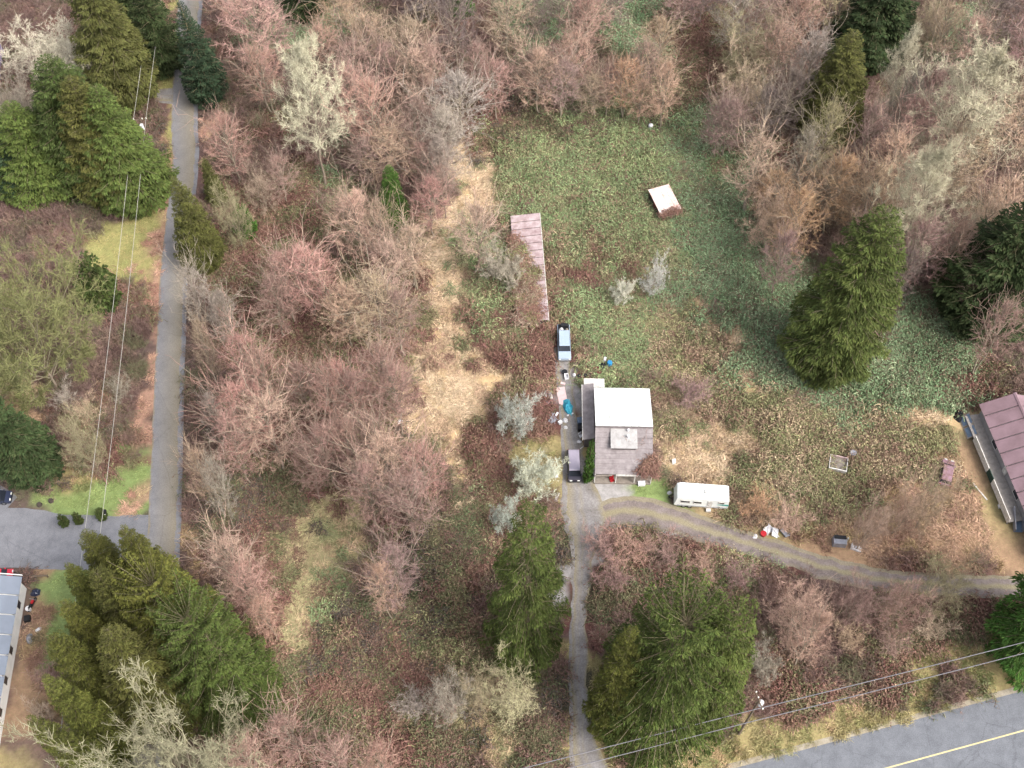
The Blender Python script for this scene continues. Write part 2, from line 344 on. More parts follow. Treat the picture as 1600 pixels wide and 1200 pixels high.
def road_clear(x, y):
    """distance outside the nearest road edge (negative inside)"""
    d = np.full(len(x), 1e9)
    for c in STRIP_W.values():
        for i in range(0, len(c)-1):
            a = c[i]; b = c[i+1]; ab = b[:2]-a[:2]; L2 = (ab**2).sum()+1e-9
            t = np.clip(((x-a[0])*ab[0]+(y-a[1])*ab[1])/L2, 0, 1)
            dd = np.hypot(x-(a[0]+ab[0]*t), y-(a[1]+ab[1]*t))-(a[2]+(b[2]-a[2])*t)/2
            d = np.minimum(d, dd)
    h = (x-HW_EDGE[0].x)*HW_N.x+(y-HW_EDGE[0].y)*HW_N.y
    hw = np.where(h < 6, -h, h-12.4)
    return np.minimum(d, np.where(h > 12.4, h-12.4, -h))

def ground_mat():
    m, n, l, b = new_mat('ground_soil')
    a = n.new('ShaderNodeAttribute'); a.attribute_name = 'soil'
    tc = n.new('ShaderNodeTexCoord')
    n1 = n.new('ShaderNodeTexNoise'); n1.inputs['Scale'].default_value = 1.1; n1.inputs['Detail'].default_value = 9; n1.inputs['Roughness'].default_value = .75
    n2 = n.new('ShaderNodeTexNoise'); n2.inputs['Scale'].default_value = 6; n2.inputs['Detail'].default_value = 5
    l.new(tc.outputs['Object'], n1.inputs['Vector']); l.new(tc.outputs['Object'], n2.inputs['Vector'])
    mr = n.new('ShaderNodeMapRange'); mr.inputs['From Min'].default_value = .3; mr.inputs['From Max'].default_value = .7; mr.inputs['To Min'].default_value = .62; mr.inputs['To Max'].default_value = 1.25
    l.new(n1.outputs['Fac'], mr.inputs['Value'])
    mh = n.new('ShaderNodeMapRange'); mh.inputs['From Min'].default_value = .3; mh.inputs['From Max'].default_value = .7; mh.inputs['To Min'].default_value = .475; mh.inputs['To Max'].default_value = .525
    l.new(n2.outputs['Fac'], mh.inputs['Value'])
    hs = n.new('ShaderNodeHueSaturation'); l.new(a.outputs['Color'], hs.inputs['Color']); l.new(mr.outputs['Result'], hs.inputs['Value']); l.new(mh.outputs['Result'], hs.inputs['Hue'])
    l.new(hs.outputs['Color'], b.inputs['Base Color']); b.inputs['Roughness'].default_value = .95; b.inputs['Specular IOR Level'].default_value = .1
    bp = n.new('ShaderNodeBump'); bp.inputs['Strength'].default_value = .5; bp.inputs['Distance'].default_value = .15
    l.new(n1.outputs['Fac'], bp.inputs['Height']); l.new(bp.outputs['Normal'], b.inputs['Normal'])
    return m
def axis(lo, hi, step, far):
    core = list(np.arange(lo, hi+step/2, step)); s = step; a, b = lo, hi; L, R_ = [], []
    while a > -far: s *= 1.5; a -= s; L.append(a)
    s = step
    while b < far: s *= 1.5; b += s; R_.append(b)
    return np.array(L[::-1]+core+R_)
gx = axis(-125, 125, .8, 4000); gy = axis(28, 225, .8, 4000)
GX, GY = np.meshgrid(gx, gy, indexing='ij'); X = GX.ravel(); Y = GY.ravel()
W = zone_weights(X, Y)**3; W /= W.sum(1, keepdims=True)
soil = W @ np.array([lin(ZSOIL[n])[:3] for n in ZN])
ny = len(gy); ii = (np.arange(len(gx)-1)[:, None]*ny+np.arange(ny-1)[None, :]).ravel()
gme = np_mesh('ground', np.stack([X, Y, np.zeros_like(X)], 1), np.stack([ii, ii+ny, ii+ny+1, ii+1], 1), None, [ground_mat()])
ca = gme.attributes.new('soil', 'FLOAT_COLOR', 'POINT'); ca.data.foreach_set('color', np.concatenate([soil, np.ones((len(soil), 1))], 1).astype(np.float32).ravel())
o = put('ground', gme); o['kind'] = 'structure'; o['label'] = 'rough ground of bramble, straw grass and leaf litter'

# ------------------------------------------------------------------ roads
def road_mat(name, c1, c2, across=None, rough=.85, fine=9.0):
    m, n, l, b = new_mat(name)
    tc = n.new('ShaderNodeTexCoord')
    n1 = n.new('ShaderNodeTexNoise'); n1.inputs['Scale'].default_value = .55; n1.inputs['Detail'].default_value = 8; n1.inputs['Roughness'].default_value = .7
    n2 = n.new('ShaderNodeTexNoise'); n2.inputs['Scale'].default_value = fine; n2.inputs['Detail'].default_value = 4
    l.new(tc.outputs['Object'], n1.inputs['Vector']); l.new(tc.outputs['Object'], n2.inputs['Vector'])
    r1 = n.new('ShaderNodeValToRGB'); r1.color_ramp.elements[0].position = .36; r1.color_ramp.elements[1].position = .64
    r1.color_ramp.elements[0].color = lin(c2); r1.color_ramp.elements[1].color = lin(c1); l.new(n1.outputs['Fac'], r1.inputs['Fac'])
    col = r1.outputs['Color']
    if across:
        at = n.new('ShaderNodeAttribute'); at.attribute_name = 'across'
        wob = n.new('ShaderNodeMath'); wob.operation = 'MULTIPLY_ADD'; wob.inputs[1].default_value = .3
        l.new(n1.outputs['Fac'], wob.inputs[0]); l.new(at.outputs['Fac'], wob.inputs[2])
        rp = n.new('ShaderNodeValToRGB'); e = rp.color_ramp.elements
        e[0].position = across[0][0]+.15; e[0].color = (across[0][1],)*3+(1,); e[1].position = across[-1][0]+.15; e[1].color = (across[-1][1],)*3+(1,)
        for p_, q_ in across[1:-1]:
            z_ = e.new(p_+.15); z_.color = (q_, q_, q_, 1)
        l.new(wob.outputs[0], rp.inputs['Fac'])
        mx = n.new('ShaderNodeMix'); mx.data_type = 'RGBA'; l.new(rp.outputs['Color'], mx.inputs['Factor']); l.new(col, mx.inputs['A']); mx.inputs['B'].default_value = lin(across_col[name])
        col = mx.outputs['Result']
    if 'asphalt' in name:      # hairline cracks
        vo = n.new('ShaderNodeTexVoronoi'); vo.feature = 'DISTANCE_TO_EDGE'; vo.inputs['Scale'].default_value = .1
        ds = n.new('ShaderNodeMixRGB'); ds.blend_type = 'ADD'; ds.inputs['Fac'].default_value = 2.2; l.new(tc.outputs['Object'], ds.inputs['Color1']); l.new(n1.outputs['Color'], ds.inputs['Color2']); l.new(ds.outputs[0], vo.inputs['Vector'])
        cr = n.new('ShaderNodeMapRange'); cr.inputs['From Max'].default_value = .007; cr.inputs['To Min'].default_value = .8; cr.inputs['To Max'].default_value = 1.0; l.new(vo.outputs['Distance'], cr.inputs['Value'])
        ck = n.new('ShaderNodeHueSaturation'); l.new(cr.outputs['Result'], ck.inputs['Value']); l.new(col, ck.inputs['Color']); col = ck.outputs['Color']
    hs = n.new('ShaderNodeHueSaturation'); mr = n.new('ShaderNodeMapRange'); mr.inputs['From Min'].default_value = .3; mr.inputs['From Max'].default_value = .7
    mr.inputs['To Min'].default_value = .8; mr.inputs['To Max'].default_value = 1.2
    l.new(n2.outputs['Fac'], mr.inputs['Value']); l.new(mr.outputs['Result'], hs.inputs['Value']); l.new(col, hs.inputs['Color'])
    l.new(hs.outputs['Color'], b.inputs['Base Color']); b.inputs['Roughness'].default_value = rough; b.inputs['Specular IOR Level'].default_value = .25
    bp = n.new('ShaderNodeBump'); bp.inputs['Strength'].default_value = .3; bp.inputs['Distance'].default_value = .03
    l.new(n2.outputs['Fac'], bp.inputs['Height']); l.new(bp.outputs['Normal'], b.inputs['Normal'])
    return m
across_col = {'track_gravel': (138, 130, 98), 'lane_asphalt': (128, 118, 98), 'drive_gravel': (132, 122, 98)}
M['lane'] = road_mat('lane_asphalt', (124, 123, 126), (109, 108, 111), [(0, .8), (.06, .0), (.93, .0), (1, .8)])
M['asphalt'] = road_mat('highway_asphalt', (108, 110, 115), (94, 96, 101))
M['pad'] = road_mat('pad_asphalt', (122, 122, 126), (104, 104, 108))
M['drivegravel'] = road_mat('drive_gravel', (136, 132, 131), (106, 101, 99), [(0, .9), (.14, .1), (.42, .0), (.5, .35), (.58, .0), (.88, .1), (1, .9)], fine=5)
M['track'] = road_mat('track_gravel', (128, 117, 114), (100, 90, 87), [(0, .5), (.2, .0), (.36, .05), (.46, .65), (.56, .65), (.68, .05), (.84, .0), (1, .5)], fine=5)
def strip_obj(name, key, mat, z, jitter, label, n=9):
    c = STRIP_W[key]; rg = np.random.default_rng(len(name))
    # resample finely
    d = np.concatenate([[0], np.cumsum(np.hypot(np.diff(c[:, 0]), np.diff(c[:, 1])))]); q = np.arange(0, d[-1], .5)
    c = np.stack([np.interp(q, d, c[:, k]) for k in range(3)], 1)
    T = unit(np.gradient(c[:, :2], axis=0)); N = np.stack([-T[:, 1], T[:, 0]], 1)
    jl = (fbm(q*.55, q*0+3.1)-.5)*2*jitter; jr = (fbm(q*.55, q*0+8.7)-.5)*2*jitter
    fr = np.linspace(0, 1, n)
    lo = -c[:, 2]/2+jl; hi = c[:, 2]/2+jr
    off = lo[:, None]+(hi-lo)[:, None]*fr[None]
    V = np.concatenate([c[:, None, :2]+N[:, None, :]*off[..., None], np.full(off.shape+(1,), z)], 2).reshape(-1, 3)
    i = (np.arange(len(c)-1)[:, None]*n+np.arange(n-1)[None]).ravel()
    me = np_mesh(name, V, np.stack([i, i+1, i+n+1, i+n], 1), {'across': np.broadcast_to(fr, off.shape)}, [mat])
    o = put(name, me); o['kind'] = 'structure'; o['label'] = label
    return o
strip_obj('lane_road', 'lane', M['lane'], .024, .12, 'narrow grey asphalt lane')
strip_obj('side_driveway', 'side_drive', M['pad'], .016, .3, 'paved driveway joining the lane')
strip_obj('parking_pad', 'parking_pad', M['pad'], .012, .3, 'paved pad beside the lawn')
strip_obj('lane_apron', 'lane_apron', M['drivegravel'], .016, .4, 'gravel apron beside the lane')
strip_obj('gravel_driveway', 'drive', M['drivegravel'], .02, .55, 'gravel driveway up to the old house')
strip_obj('dirt_track', 'track', M['track'], .012, .5, 'two-rut dirt track across the lot')
def hw_band(name, n0, n1, z, mat, s0=-260, s1=320, dash=None):
    V = []; Q = []
    segs = [(s0, s1)]
    for a, b in segs:
        st = np.linspace(a, b, 60)
        for t in st:
            for nn in (n0, n1):
                p = HW_EDGE[0]+HW_DIR*t+HW_N*nn; V.append((p.x, p.y, z))
        Q += [(2*i, 2*i+1, 2*i+3, 2*i+2) for i in range(59)]
    return np_mesh(name, V, Q, None, [mat])
o = put('highway', hw_band('highway', 0, 12.4, .02, M['asphalt'])); o['kind'] = 'structure'; o['label'] = 'wide grey asphalt highway'
M['yellow'] = surf('yellow_paint', (196, 182, 138), .7, .3, 3.0); M['whitepaint'] = surf('white_paint_line', (205, 205, 205), .7, .35, 2.0)
yl = P(1385, 1200); yc = (yl-HW_EDGE[0]).dot(HW_N)
hwroot = o
put('centre_line', hw_band('centre_line', yc-.07, yc+.11, .028, M['yellow']), hwroot)
M['shoulder'] = road_mat('shoulder_gravel', (150, 142, 128), (126, 116, 96), fine=7)
o = put('road_shoulder', hw_band('road_shoulder', -.7, .3, .012, M['shoulder'])); o['kind'] = 'structure'; o['label'] = 'gravel shoulder of the highway'
EXCL = []   # (x, y, radius) kept free of ground cover

# ================================================================== TREE PROTOTYPES (meshes shared between alike trees)
GA = 2.399963
def curve_from(S, D, L, k, rng, wob=.12, up=.0):
    """S (n,3) starts, D (n,3) directions, L (n,) lengths -> (n,k,3)"""
    n = len(S); s = np.linspace(0, 1, k)
    Pn = S[:, None, :]+D[:, None, :]*(L[:, None]*s[None])[..., None]
    bend = rng.normal(size=(n, 1, 3))*wob; bend[..., 2] += up
    Pn = Pn+bend*(L[:, None]*(s**2)[None])[..., None]
    wig = rng.normal(size=(n, k, 3))*wob*.35; wig[:, 0] = 0
    return Pn+wig*(L[:, None]*s[None])[..., None]
def sample(Pn, par, s):
    k = Pn.shape[1]; q = s*(k-1); i = np.minimum(q.astype(int), k-2); f = (q-i)[:, None]
    A = Pn[par, i]; Bq = Pn[par, i+1]
    return A*(1-f)+Bq*f, unit(Bq-A)
def extent(C, pct=96):
    V = np.concatenate(C.V); return float(np.percentile(V[:, 2], 99.6)), float(np.percentile(np.hypot(V[:, 0], V[:, 1]), pct))
def bare_tree(name, seed, H=20.0, R=5.0, trunk=.95, tr=.2, n1=44, t0=.22, e0=.35, e1=1.2, prof='ovoid', levels=((9, .42), (15, .0)), twig=(.7, 1.4), tw=.028, wob=.14, up=.12, stems=1, mixlow=.55):
    rng = np.random.default_rng(seed); T = Geo(); C = Geo()
    zs = np.linspace(0, 1, 9)
    TP = []
    for q in range(stems):
        a = rng.uniform(0, 6.28)+q*2*np.pi/max(stems, 1); spread = 0 if stems == 1 else .16*R
        w = np.cumsum(rng.normal(size=(9, 2))*.012*H, axis=0); w[0] = 0
        TP.append(np.stack([w[:, 0]+np.cos(a)*spread*zs*2.2, w[:, 1]+np.sin(a)*spread*zs*2.2, -.25+zs*(H*trunk*(1 if q == 0 else rng.uniform(.75, 1))+.25)], 1))
    TP = np.array(TP)
    T.tubes(TP, np.broadcast_to(tr*(1-zs*.88)+.01, (stems, 9)), 1.0, rng.uniform(.4, .7, stems), 7)
    par = rng.integers(0, stems, n1); t = np.clip(t0+(1-t0)*(np.arange(n1)+rng.uniform(0, 1, n1))/n1, 0, .995)
    S, _ = sample(TP, par, t); az = np.arange(n1)*GA+rng.normal(size=n1)*.35
    tt = (t-t0)/(1-t0)
    if prof == 'ovoid': L = R*(1.15*np.sin(np.pi*np.clip(.22+.78*tt, 0, 1))**.75*.9+.12)
    elif prof == 'cone': L = R*(1.15*(1-tt)**.7+.12)
    else: L = R*rng.uniform(.85, 1.25, n1)
    L = L*rng.uniform(.82, 1.12, n1); el = e0+(e1-e0)*tt+rng.normal(size=n1)*.12
    L = L/np.maximum(np.cos(np.minimum(el, 1.0)), .55)
    D = np.stack([np.cos(az)*np.cos(el), np.sin(az)*np.cos(el), np.sin(el)], 1)
    Pn = curve_from(S, D, L, 6, rng, wob, up)
    r0 = np.minimum(tr*.42, (.012 if prof != 'open' else .0075)*L+.012)
    s6 = np.linspace(0, 1, 6)
    T.tubes(Pn, r0[:, None]*(1-.8*s6)[None], .85, rng.uniform(.3, .8, n1), 4)
    Lp = L
    for li, (cnt, ratio) in enumerate(levels):
        n = len(Pn)*cnt; par = np.repeat(np.arange(len(Pn)), cnt); last = li == len(levels)-1
        s = rng.uniform(.18, 1, n) if not last else rng.uniform(.08, 1, n)
        S, TG = sample(Pn, par, s)
        D = unit(TG*.75+rng.normal(size=(n, 3))*.62+np.array([0, 0, .22]))
        if last and prof == 'ovoid':      # keep the crown's outline even
            zq = np.clip((S[:, 2]/H-.1)/.93, 0, 1); env = R*1.02*np.sin(np.pi*np.clip(zq**.9, 0, 1))**.62
            kp = np.hypot(S[:, 0], S[:, 1]) < env*rng.uniform(.9, 1.08, n); S, TG, par, s, D = S[kp], TG[kp], par[kp], s[kp], D[kp]; n = len(S)
        if last:
            L = rng.uniform(twig[0], twig[1], n)*(.6+.6*rng.random(len(Pn))[par])
            Q = curve_from(S, D, L, 3, rng, .2, .05)
            C.ribbons(Q, tw*np.array([1.25, 1.0, .55])[None]*rng.uniform(.7, 1.3, n)[:, None], np.clip(rng.normal(.08, .1, n), 0, 1), np.clip(rng.random(len(Pn))[par]*.45+rng.random(n)*.55, 0, 1), rng)
        else:
            L = Lp[par]*ratio*(1.15-.6*s)*rng.uniform(.7, 1.3, n)
            Q = curve_from(S, D, L, 4, rng, .16, .08)
            C.tubes(Q, (np.minimum(.035, .008*L+.011))[:, None]*np.linspace(1, .35, 4)[None], mixlow, rng.uniform(.3, .8, n), 3)
            Pn = Q; Lp = L
    H, R = extent(C); return T.mesh(name+'_trunk', M['bark'], True), C.mesh(name+'_crown', M['twig']), H, R
def conifer(name, seed, H=30.0, R=6.0, nb=170, per=95, droop=.5, shape=.8, spray=(.55, .95), wid=.3, hang=.75, t0=.05, show=.25, clump=.5):
    rng = np.random.default_rng(seed); T = Geo(); C = Geo()
    zs = np.linspace(0, 1, 9); w = np.cumsum(rng.normal(size=(9, 2))*.004*H, axis=0); w[0] = 0
    TP = np.stack([w[:, 0], w[:, 1], -.3+zs*(H*.985+.3)], 1)[None]
    T.tubes(TP, (.42*(1-zs*.95)+.01)[None], .95, .5, 8)
    t = t0+(1-t0)*((np.arange(nb)+rng.uniform(0, 1, nb))/nb)**1.12; t = np.clip(t, 0, .992)
    S, _ = sample(TP, np.zeros(nb, int), t); az = np.arange(nb)*GA+rng.normal(size=nb)*.3
    L = R*((1-t)**shape+.035)*rng.uniform(.84, 1.1, nb)*(1+.07*np.sin(az*2+seed))*(.62+.38*np.clip((t-t0)/.16, 0, 1)); L = np.maximum(L, .45)
    s = np.linspace(0, 1, 7)
    el = .25+.9*t**3+rng.normal(size=nb)*.1
    rad = L[:, None]*s[None]; zz = S[:, 2:3]+rad*np.tan(np.minimum(el, 1.0))[:, None]-droop*L[:, None]*(s**1.6)[None]*(1-.5*t)[:, None]+.16*L[:, None]*np.clip(s-.72, 0, 1)[None]*2
    zz = np.maximum(zz, .35+.3*rng.random(nb)[:, None])
    sw = rng.normal(size=(nb, 1))*.12
    Pn = np.stack([S[:, 0:1]+np.cos(az[:, None]+sw*s)*rad, S[:, 1:2]+np.sin(az[:, None]+sw*s)*rad, zz], 2)
    T.tubes(Pn, (.013*L+.012)[:, None]*(1-.8*s)[None], .8, rng.uniform(.3, .8, nb), 4)
    cnt = np.maximum(10, (per*(L/L.max())**1.25).astype(int)); par = np.repeat(np.arange(nb), cnt); n = len(par)
    q = np.clip(1-rng.random(n)**1.5*(1-show*.4), .1, 1.0)
    A, TG = sample(Pn, par, q)
    side = unit(np.cross(TG, np.array([0, 0, 1.0])))
    off = rng.normal(size=n)*(.10+.30*np.sin(np.pi*np.clip(q*.9, 0, 1)))*np.minimum(L[par]*.36, 1.5)
    A = A+side*off[:, None]; A[:, 2] -= np.abs(off)*.35+rng.random(n)*.18
    D = unit(TG*.75+side*np.sign(off)[:, None]*.45+rng.normal(size=(n, 3))*.28+np.array([0, 0, -1.0])*(hang*rng.uniform(.5, 1.3, n))[:, None])
    Ls = rng.uniform(spray[0], spray[1], n)*(.65+.5*np.minimum(1, L[par]/3))
    mid = A+D*(Ls*.5)[:, None]; end = A+D*Ls[:, None]; end[:, 2] -= .12*Ls
    wd = unit(np.cross(D, rng.normal(size=(n, 3))*.55+side*.2+np.array([0, 0, .9])))*(Ls*wid*rng.uniform(.7, 1.3, n))[:, None]
    V = np.stack([A, mid-wd*.55, end, mid+wd*.55], 1); V[:, 2, 2] = np.maximum(V[:, 2, 2], .05)
    br = rng.random(nb)
    rnd = np.clip(br[par]*clump+rng.random(n)*(1-clump), 0, 1)
    C.add(V, np.arange(n*4).reshape(-1, 4), np.repeat(np.clip(rng.normal(.04, .1, n), 0, .5), 4), np.repeat(rnd, 4))
    H, R = extent(C, 99.3); return T.mesh(name+'_trunk', M['cbark'], True), C.mesh(name+'_crown', M['needle']), H, R
PROTO = {
 'alder': [bare_tree('alder', 11+i, n1=44, e0=.55, e1=1.3, levels=((9, .42), (24, 0)), twig=(.45, .95), tw=.028, mixlow=.3) for i in range(3)] + [bare_tree('alder', 21, n1=40, t0=.3, stems=2, e0=.55, e1=1.3, levels=((9, .45), (24, 0)), twig=(.45, .95), tw=.028, mixlow=.3)],
 'round': [bare_tree('round_tree', 31+i, H=14, R=6, trunk=.6, n1=26, t0=.18, e0=.3, e1=1.25, prof='open', stems=3, tr=.13, levels=((7, .5), (6, .5), (7, 0)), twig=(.5, 1.1), tw=.034) for i in range(2)],
 'cottonwood': [bare_tree('cottonwood', 41+i, H=26, R=6, n1=38, tr=.3, t0=.3, e0=.35, e1=1.15, prof='cone', levels=((8, .42), (8, .45), (6, 0)), twig=(.5, 1.1), tw=.03, wob=.17, mixlow=.25) for i in range(2)],
 'maple': [bare_tree('maple', 51+i, H=16, R=10, trunk=.42, tr=.3, n1=18, t0=.35, e0=.28, e1=1.3, prof='open', levels=((9, .48), (8, .5), (18, 0)), twig=(.6, 1.3), tw=.055, wob=.2, mixlow=.15) for i in range(2)],
 'lichen': [bare_tree('lichen_tree', 61+i, H=7, R=3.6, trunk=.5, tr=.14, n1=13, t0=.3, e0=.3, e1=1.1, prof='open', levels=((8, .5), (8, .5), (7, 0)), twig=(.3, .7), tw=.045, wob=.26, mixlow=.1) for i in range(2)],
 'shrub': [bare_tree('shrub', 71+i, H=4, R=2.2, trunk=.45, tr=.05, n1=22, t0=.05, e0=.5, e1=1.3, prof='open', stems=5, levels=((7, .45), (12, 0)), twig=(.4, .8), tw=.025, mixlow=.4) for i in range(2)],
 'cedar': [conifer('cedar', 81+i, nb=320, per=320, spray=(.28, .55), wid=.22, shape=[.72, .62, .85][i], clump=.55) for i in range(3)],
 'limbed': [conifer('limbed_cedar', 91, nb=190, per=300, spray=(.28, .55), wid=.22, H=28, R=7, shape=.6, droop=.62, hang=.95, show=.8, clump=.6), conifer('limbed_cedar', 92, nb=270, per=330, spray=(.28, .52), wid=.22, H=22, R=9, shape=.38, droop=.6, hang=.9, show=.6, clump=.55)],
 'fir': [conifer('fir', 101+i, nb=210, per=260, H=26, R=5, droop=.28, shape=.85, spray=(.3, .52), wid=.3, hang=.35, clump=.7) for i in range(2)],
 'bush': [conifer('bush', 111, nb=80, per=60, H=5, R=2.2, droop=.1, shape=.45, spray=(.35, .6), wid=.5, hang=.2, t0=.02, clump=.4)],
}
NAMES = {'alder': 'alder_tree', 'round': 'bare_tree', 'cottonwood': 'cottonwood_tree', 'maple': 'maple_tree', 'lichen': 'lichen_tree', 'shrub': 'bare_shrub', 'cedar': 'cedar_tree', 'limbed': 'cedar_tree', 'fir': 'fir_tree', 'bush': 'evergreen_bush'}
TC = {  # twig / foliage tints
 'pink': (170, 132, 118), 'rose': (174, 128, 117), 'mauve': (150, 118, 110), 'tan': (172, 146, 120), 'grey': (156, 144, 130), 'dark': (112, 96, 92), 'ptan': (184, 150, 130), 'orange': (180, 140, 108),
 'cream': (188, 178, 150), 'olive': (150, 140, 104), 'lichen': (172, 178, 160), 'white': (196, 194, 178), 'moss': (106, 108, 62), 'dull': (134, 130, 98), 'straw': (186, 178, 134),
 'cedar': (80, 82, 42), 'cedarl': (88, 90, 42), 'cedarb': (76, 88, 42), 'cedard': (64, 76, 38), 'fir': (52, 64, 38), 'firb': (46, 64, 44), 'hedge': (66, 96, 40),
}
for k_ in TC:
    if k_ not in ('cedar', 'cedarl', 'cedarb', 'cedard', 'fir', 'firb', 'hedge'): TC[k_] = soft(TC[k_], .12, 1.04)
trg = random.Random(5)
COUNT = {}
def tree(kind, u, vtop, vbot, w, col, label, group=None, var=None, lean=0.0, hmin=0):
    sp = {'cedar': .40, 'limbed': .42, 'fir': .40, 'bush': .3, 'maple': .22, 'lichen': .2, 'shrub': .25}.get(kind, .16)
    vb = vbot-sp*w*.86
    k = (vb-vtop)/max(1.0, (NADIR[1]-vtop)); ub = u+(NADIR[0]-u)*k
    base = P(ub, vb); h = max(hmin, height_of(base.x, base.y, vtop)); s = scale_at(base.x, base.y, h*.4); r = w/2/s*(.92 if kind in ('alder', 'round') else 1)
    hm = {'alder': 20, 'round': 16, 'cottonwood': 33, 'lichen': 11, 'shrub': 6}.get(kind)
    if hm and h > hm:
        q = P(u, vtop, hm); base = Vector((q.x, q.y, 0)); h = hm; s = scale_at(base.x, base.y, h*.4); r = w/2/s*(.92 if kind in ('alder', 'round') else 1)
    idx = COUNT.get(kind, 0) if var is None else var; COUNT[kind] = COUNT.get(kind, 0)+1
    tm, cm, H, R = PROTO[kind][idx % len(PROTO[kind])]
    if h < 1.6: h = 1.6
    rt = put(NAMES[kind], None, None, base, (lean*trg.uniform(-1, 1), lean*trg.uniform(-1, 1), trg.uniform(0, 6.28)))
    rk = r/R
    rt.scale = (rk, rk, h/H*.99); rt.empty_display_size = 1
    CATS = {'shrub': 'shrub', 'bush': 'bush'}
    tag(rt, label, CATS.get(kind, 'tree'), group)
    c = lin(TC[col]); j = trg.uniform(.86, 1.16); c = (c[0]*j*trg.uniform(.95, 1.05), c[1]*j, c[2]*j*trg.uniform(.93, 1.07), 1)
    to = put('trunk', tm, rt); to.color = c if kind in ('maple', 'cottonwood', 'lichen') else (.2, .17, .14, 1)
    co = put('crown', cm, rt); co.color = c
    EXCL.append((base.x, base.y, .5))
    return rt

# ================================================================== THE TREES (top pixel u v, lowest visible v, crown width in pixels)
G_LANE = 'bare alders in the thicket between the lane and the straw clearing'
for a in [(375, -20, 150, 120, 'pink'), (340, -70, 60, 100, 'pink'), (335, 165, 300, 80, 'rose'), (400, 60, 190, 80, 'pink'), (545, 55, 200, 90, 'mauve'), (535, 95, 240, 90, 'pink'), (560, 115, 280, 110, 'pink'), (625, 20, 150, 100, 'tan'), (570, 10, 120, 80, 'tan'),
          (520, -20, 70, 80, 'tan'), (650, 70, 190, 80, 'ptan'), (665, 60, 180, 60, 'pink'), (710, -30, 120, 90, 'dark'), (660, -50, 50, 90, 'dark'), (705, 105, 240, 110, 'grey'), (640, 145, 280, 90, 'mauve'), (610, 195, 310, 120, 'tan'), (690, 160, 300, 90, 'grey'), (660, 220, 320, 90, 'mauve'), (575, 210, 310, 80, 'mauve'),
          (775, 80, 200, 66, 'pink'), (745, 60, 170, 70, 'mauve'), (550, 285, 430, 90, 'ptan'), (580, 300, 440, 60, 'tan'), (525, 300, 410, 70, 'tan'), (670, 272, 380, 70, 'rose'), (735, 310, 440, 90, 'ptan'), (640, 350, 470, 90, 'tan'), (600, 370, 480, 80, 'ptan'),
          (460, 380, 510, 110, 'rose'), (430, 390, 520, 90, 'pink'), (495, 390, 480, 70, 'rose'), (570, 425, 560, 120, 'tan'), (530, 440, 560, 90, 'ptan'), (620, 450, 570, 90, 'mauve'),
          (365, 520, 660, 100, 'rose'), (395, 540, 670, 80, 'pink'), (420, 430, 540, 90, 'mauve'), (515, 555, 690, 90, 'rose'), (500, 580, 720, 80, 'pink'), (580, 535, 690, 110, 'mauve'), (610, 560, 690, 80, 'pink'), (550, 570, 710, 90, 'mauve'),
          (365, 600, 760, 120, 'rose'), (400, 620, 790, 120, 'ptan'), (345, 640, 780, 80, 'pink'), (500, 650, 790, 90, 'mauve'), (530, 640, 790, 70, 'pink'), (470, 690, 790, 70, 'mauve'),
          (590, 680, 880, 130, 'ptan'), (570, 720, 880, 90, 'pink'), (650, 680, 830, 90, 'rose'), (630, 730, 880, 100, 'mauve'), (605, 850, 975, 96, 'mauve'), (590, 870, 980, 60, 'ptan'), (340, 845, 970, 110, 'ptan'), (370, 870, 985, 80, 'pink'), (395, 930, 1010, 60, 'pink'),
          (450, 560, 670, 80, 'mauve'), (560, 640, 760, 80, 'mauve'), (690, 250, 350, 60, 'mauve'), (480, 170, 280, 70, 'mauve'), (430, 240, 330, 60, 'pink'), (600, 60, 170, 60, 'mauve'), (500, 30, 120, 70, 'pink'), (410, -10, 110, 80, 'mauve')]:
    ht = a[2]-a[1]; size = 'tall ' if ht > 150 else ('small ' if ht < 112 else '')
    where = 'at the back of the thicket beyond the cream cottonwood' if a[1] < 130 else ('close beside the lane' if a[0] < 420 else ('bordering the straw clearing' if a[0] > 600 else 'in the middle of the thicket between lane and straw clearing'))
    tree('alder', *a, size+'bare '+{'pink': 'pinkish-brown', 'rose': 'rose-red', 'mauve': 'mauve-grey', 'tan': 'tan', 'ptan': 'buff-pink', 'grey': 'grey', 'dark': 'dark purplish'}[a[4]]+' alder '+where, G_LANE)
G_N = 'bare alders along the far edge of the bramble field'
for a in [(850, 70, 195, 95, 'ptan'), (880, 90, 200, 80, 'mauve'), (900, 40, 170, 80, 'pink'), (920, -20, 110, 90, 'pink'), (870, -60, 70, 80, 'dark'), (985, 80, 195, 70, 'orange'), (1010, 60, 150, 60, 'mauve'), (1045, 85, 215, 66, 'ptan'), (1030, 20, 120, 70, 'tan'), (955, 100, 195, 60, 'mauve'), (935, 110, 195, 70, 'tan'), (1080, -40, 60, 80, 'mauve'), (800, -30, 110, 90, 'tan'), (820, 80, 180, 60, 'mauve'), (960, -30, 60, 70, 'dark'), (1110, -50, 50, 70, 'dark'), (1140, 150, 260, 70, 'mauve'), (840, -10, 90, 60, 'dark'), (1005, 120, 205, 60, 'ptan')]:
    tree('alder', *a, {'ptan': 'bare buff alder at the far edge of the bramble field', 'mauve': 'bare mauve alder at the far edge of the bramble field', 'pink': 'bare pink-brown alder at the far edge of the bramble field', 'dark': 'bare dark brown alder behind the far edge of the bramble field',
         'orange': 'bare orange-tinged alder at the far edge of the bramble field', 'tan': 'bare tan alder at the far edge of the bramble field'}[a[4]], G_N)
G_E = 'bare trees in the wood east of the bramble field'
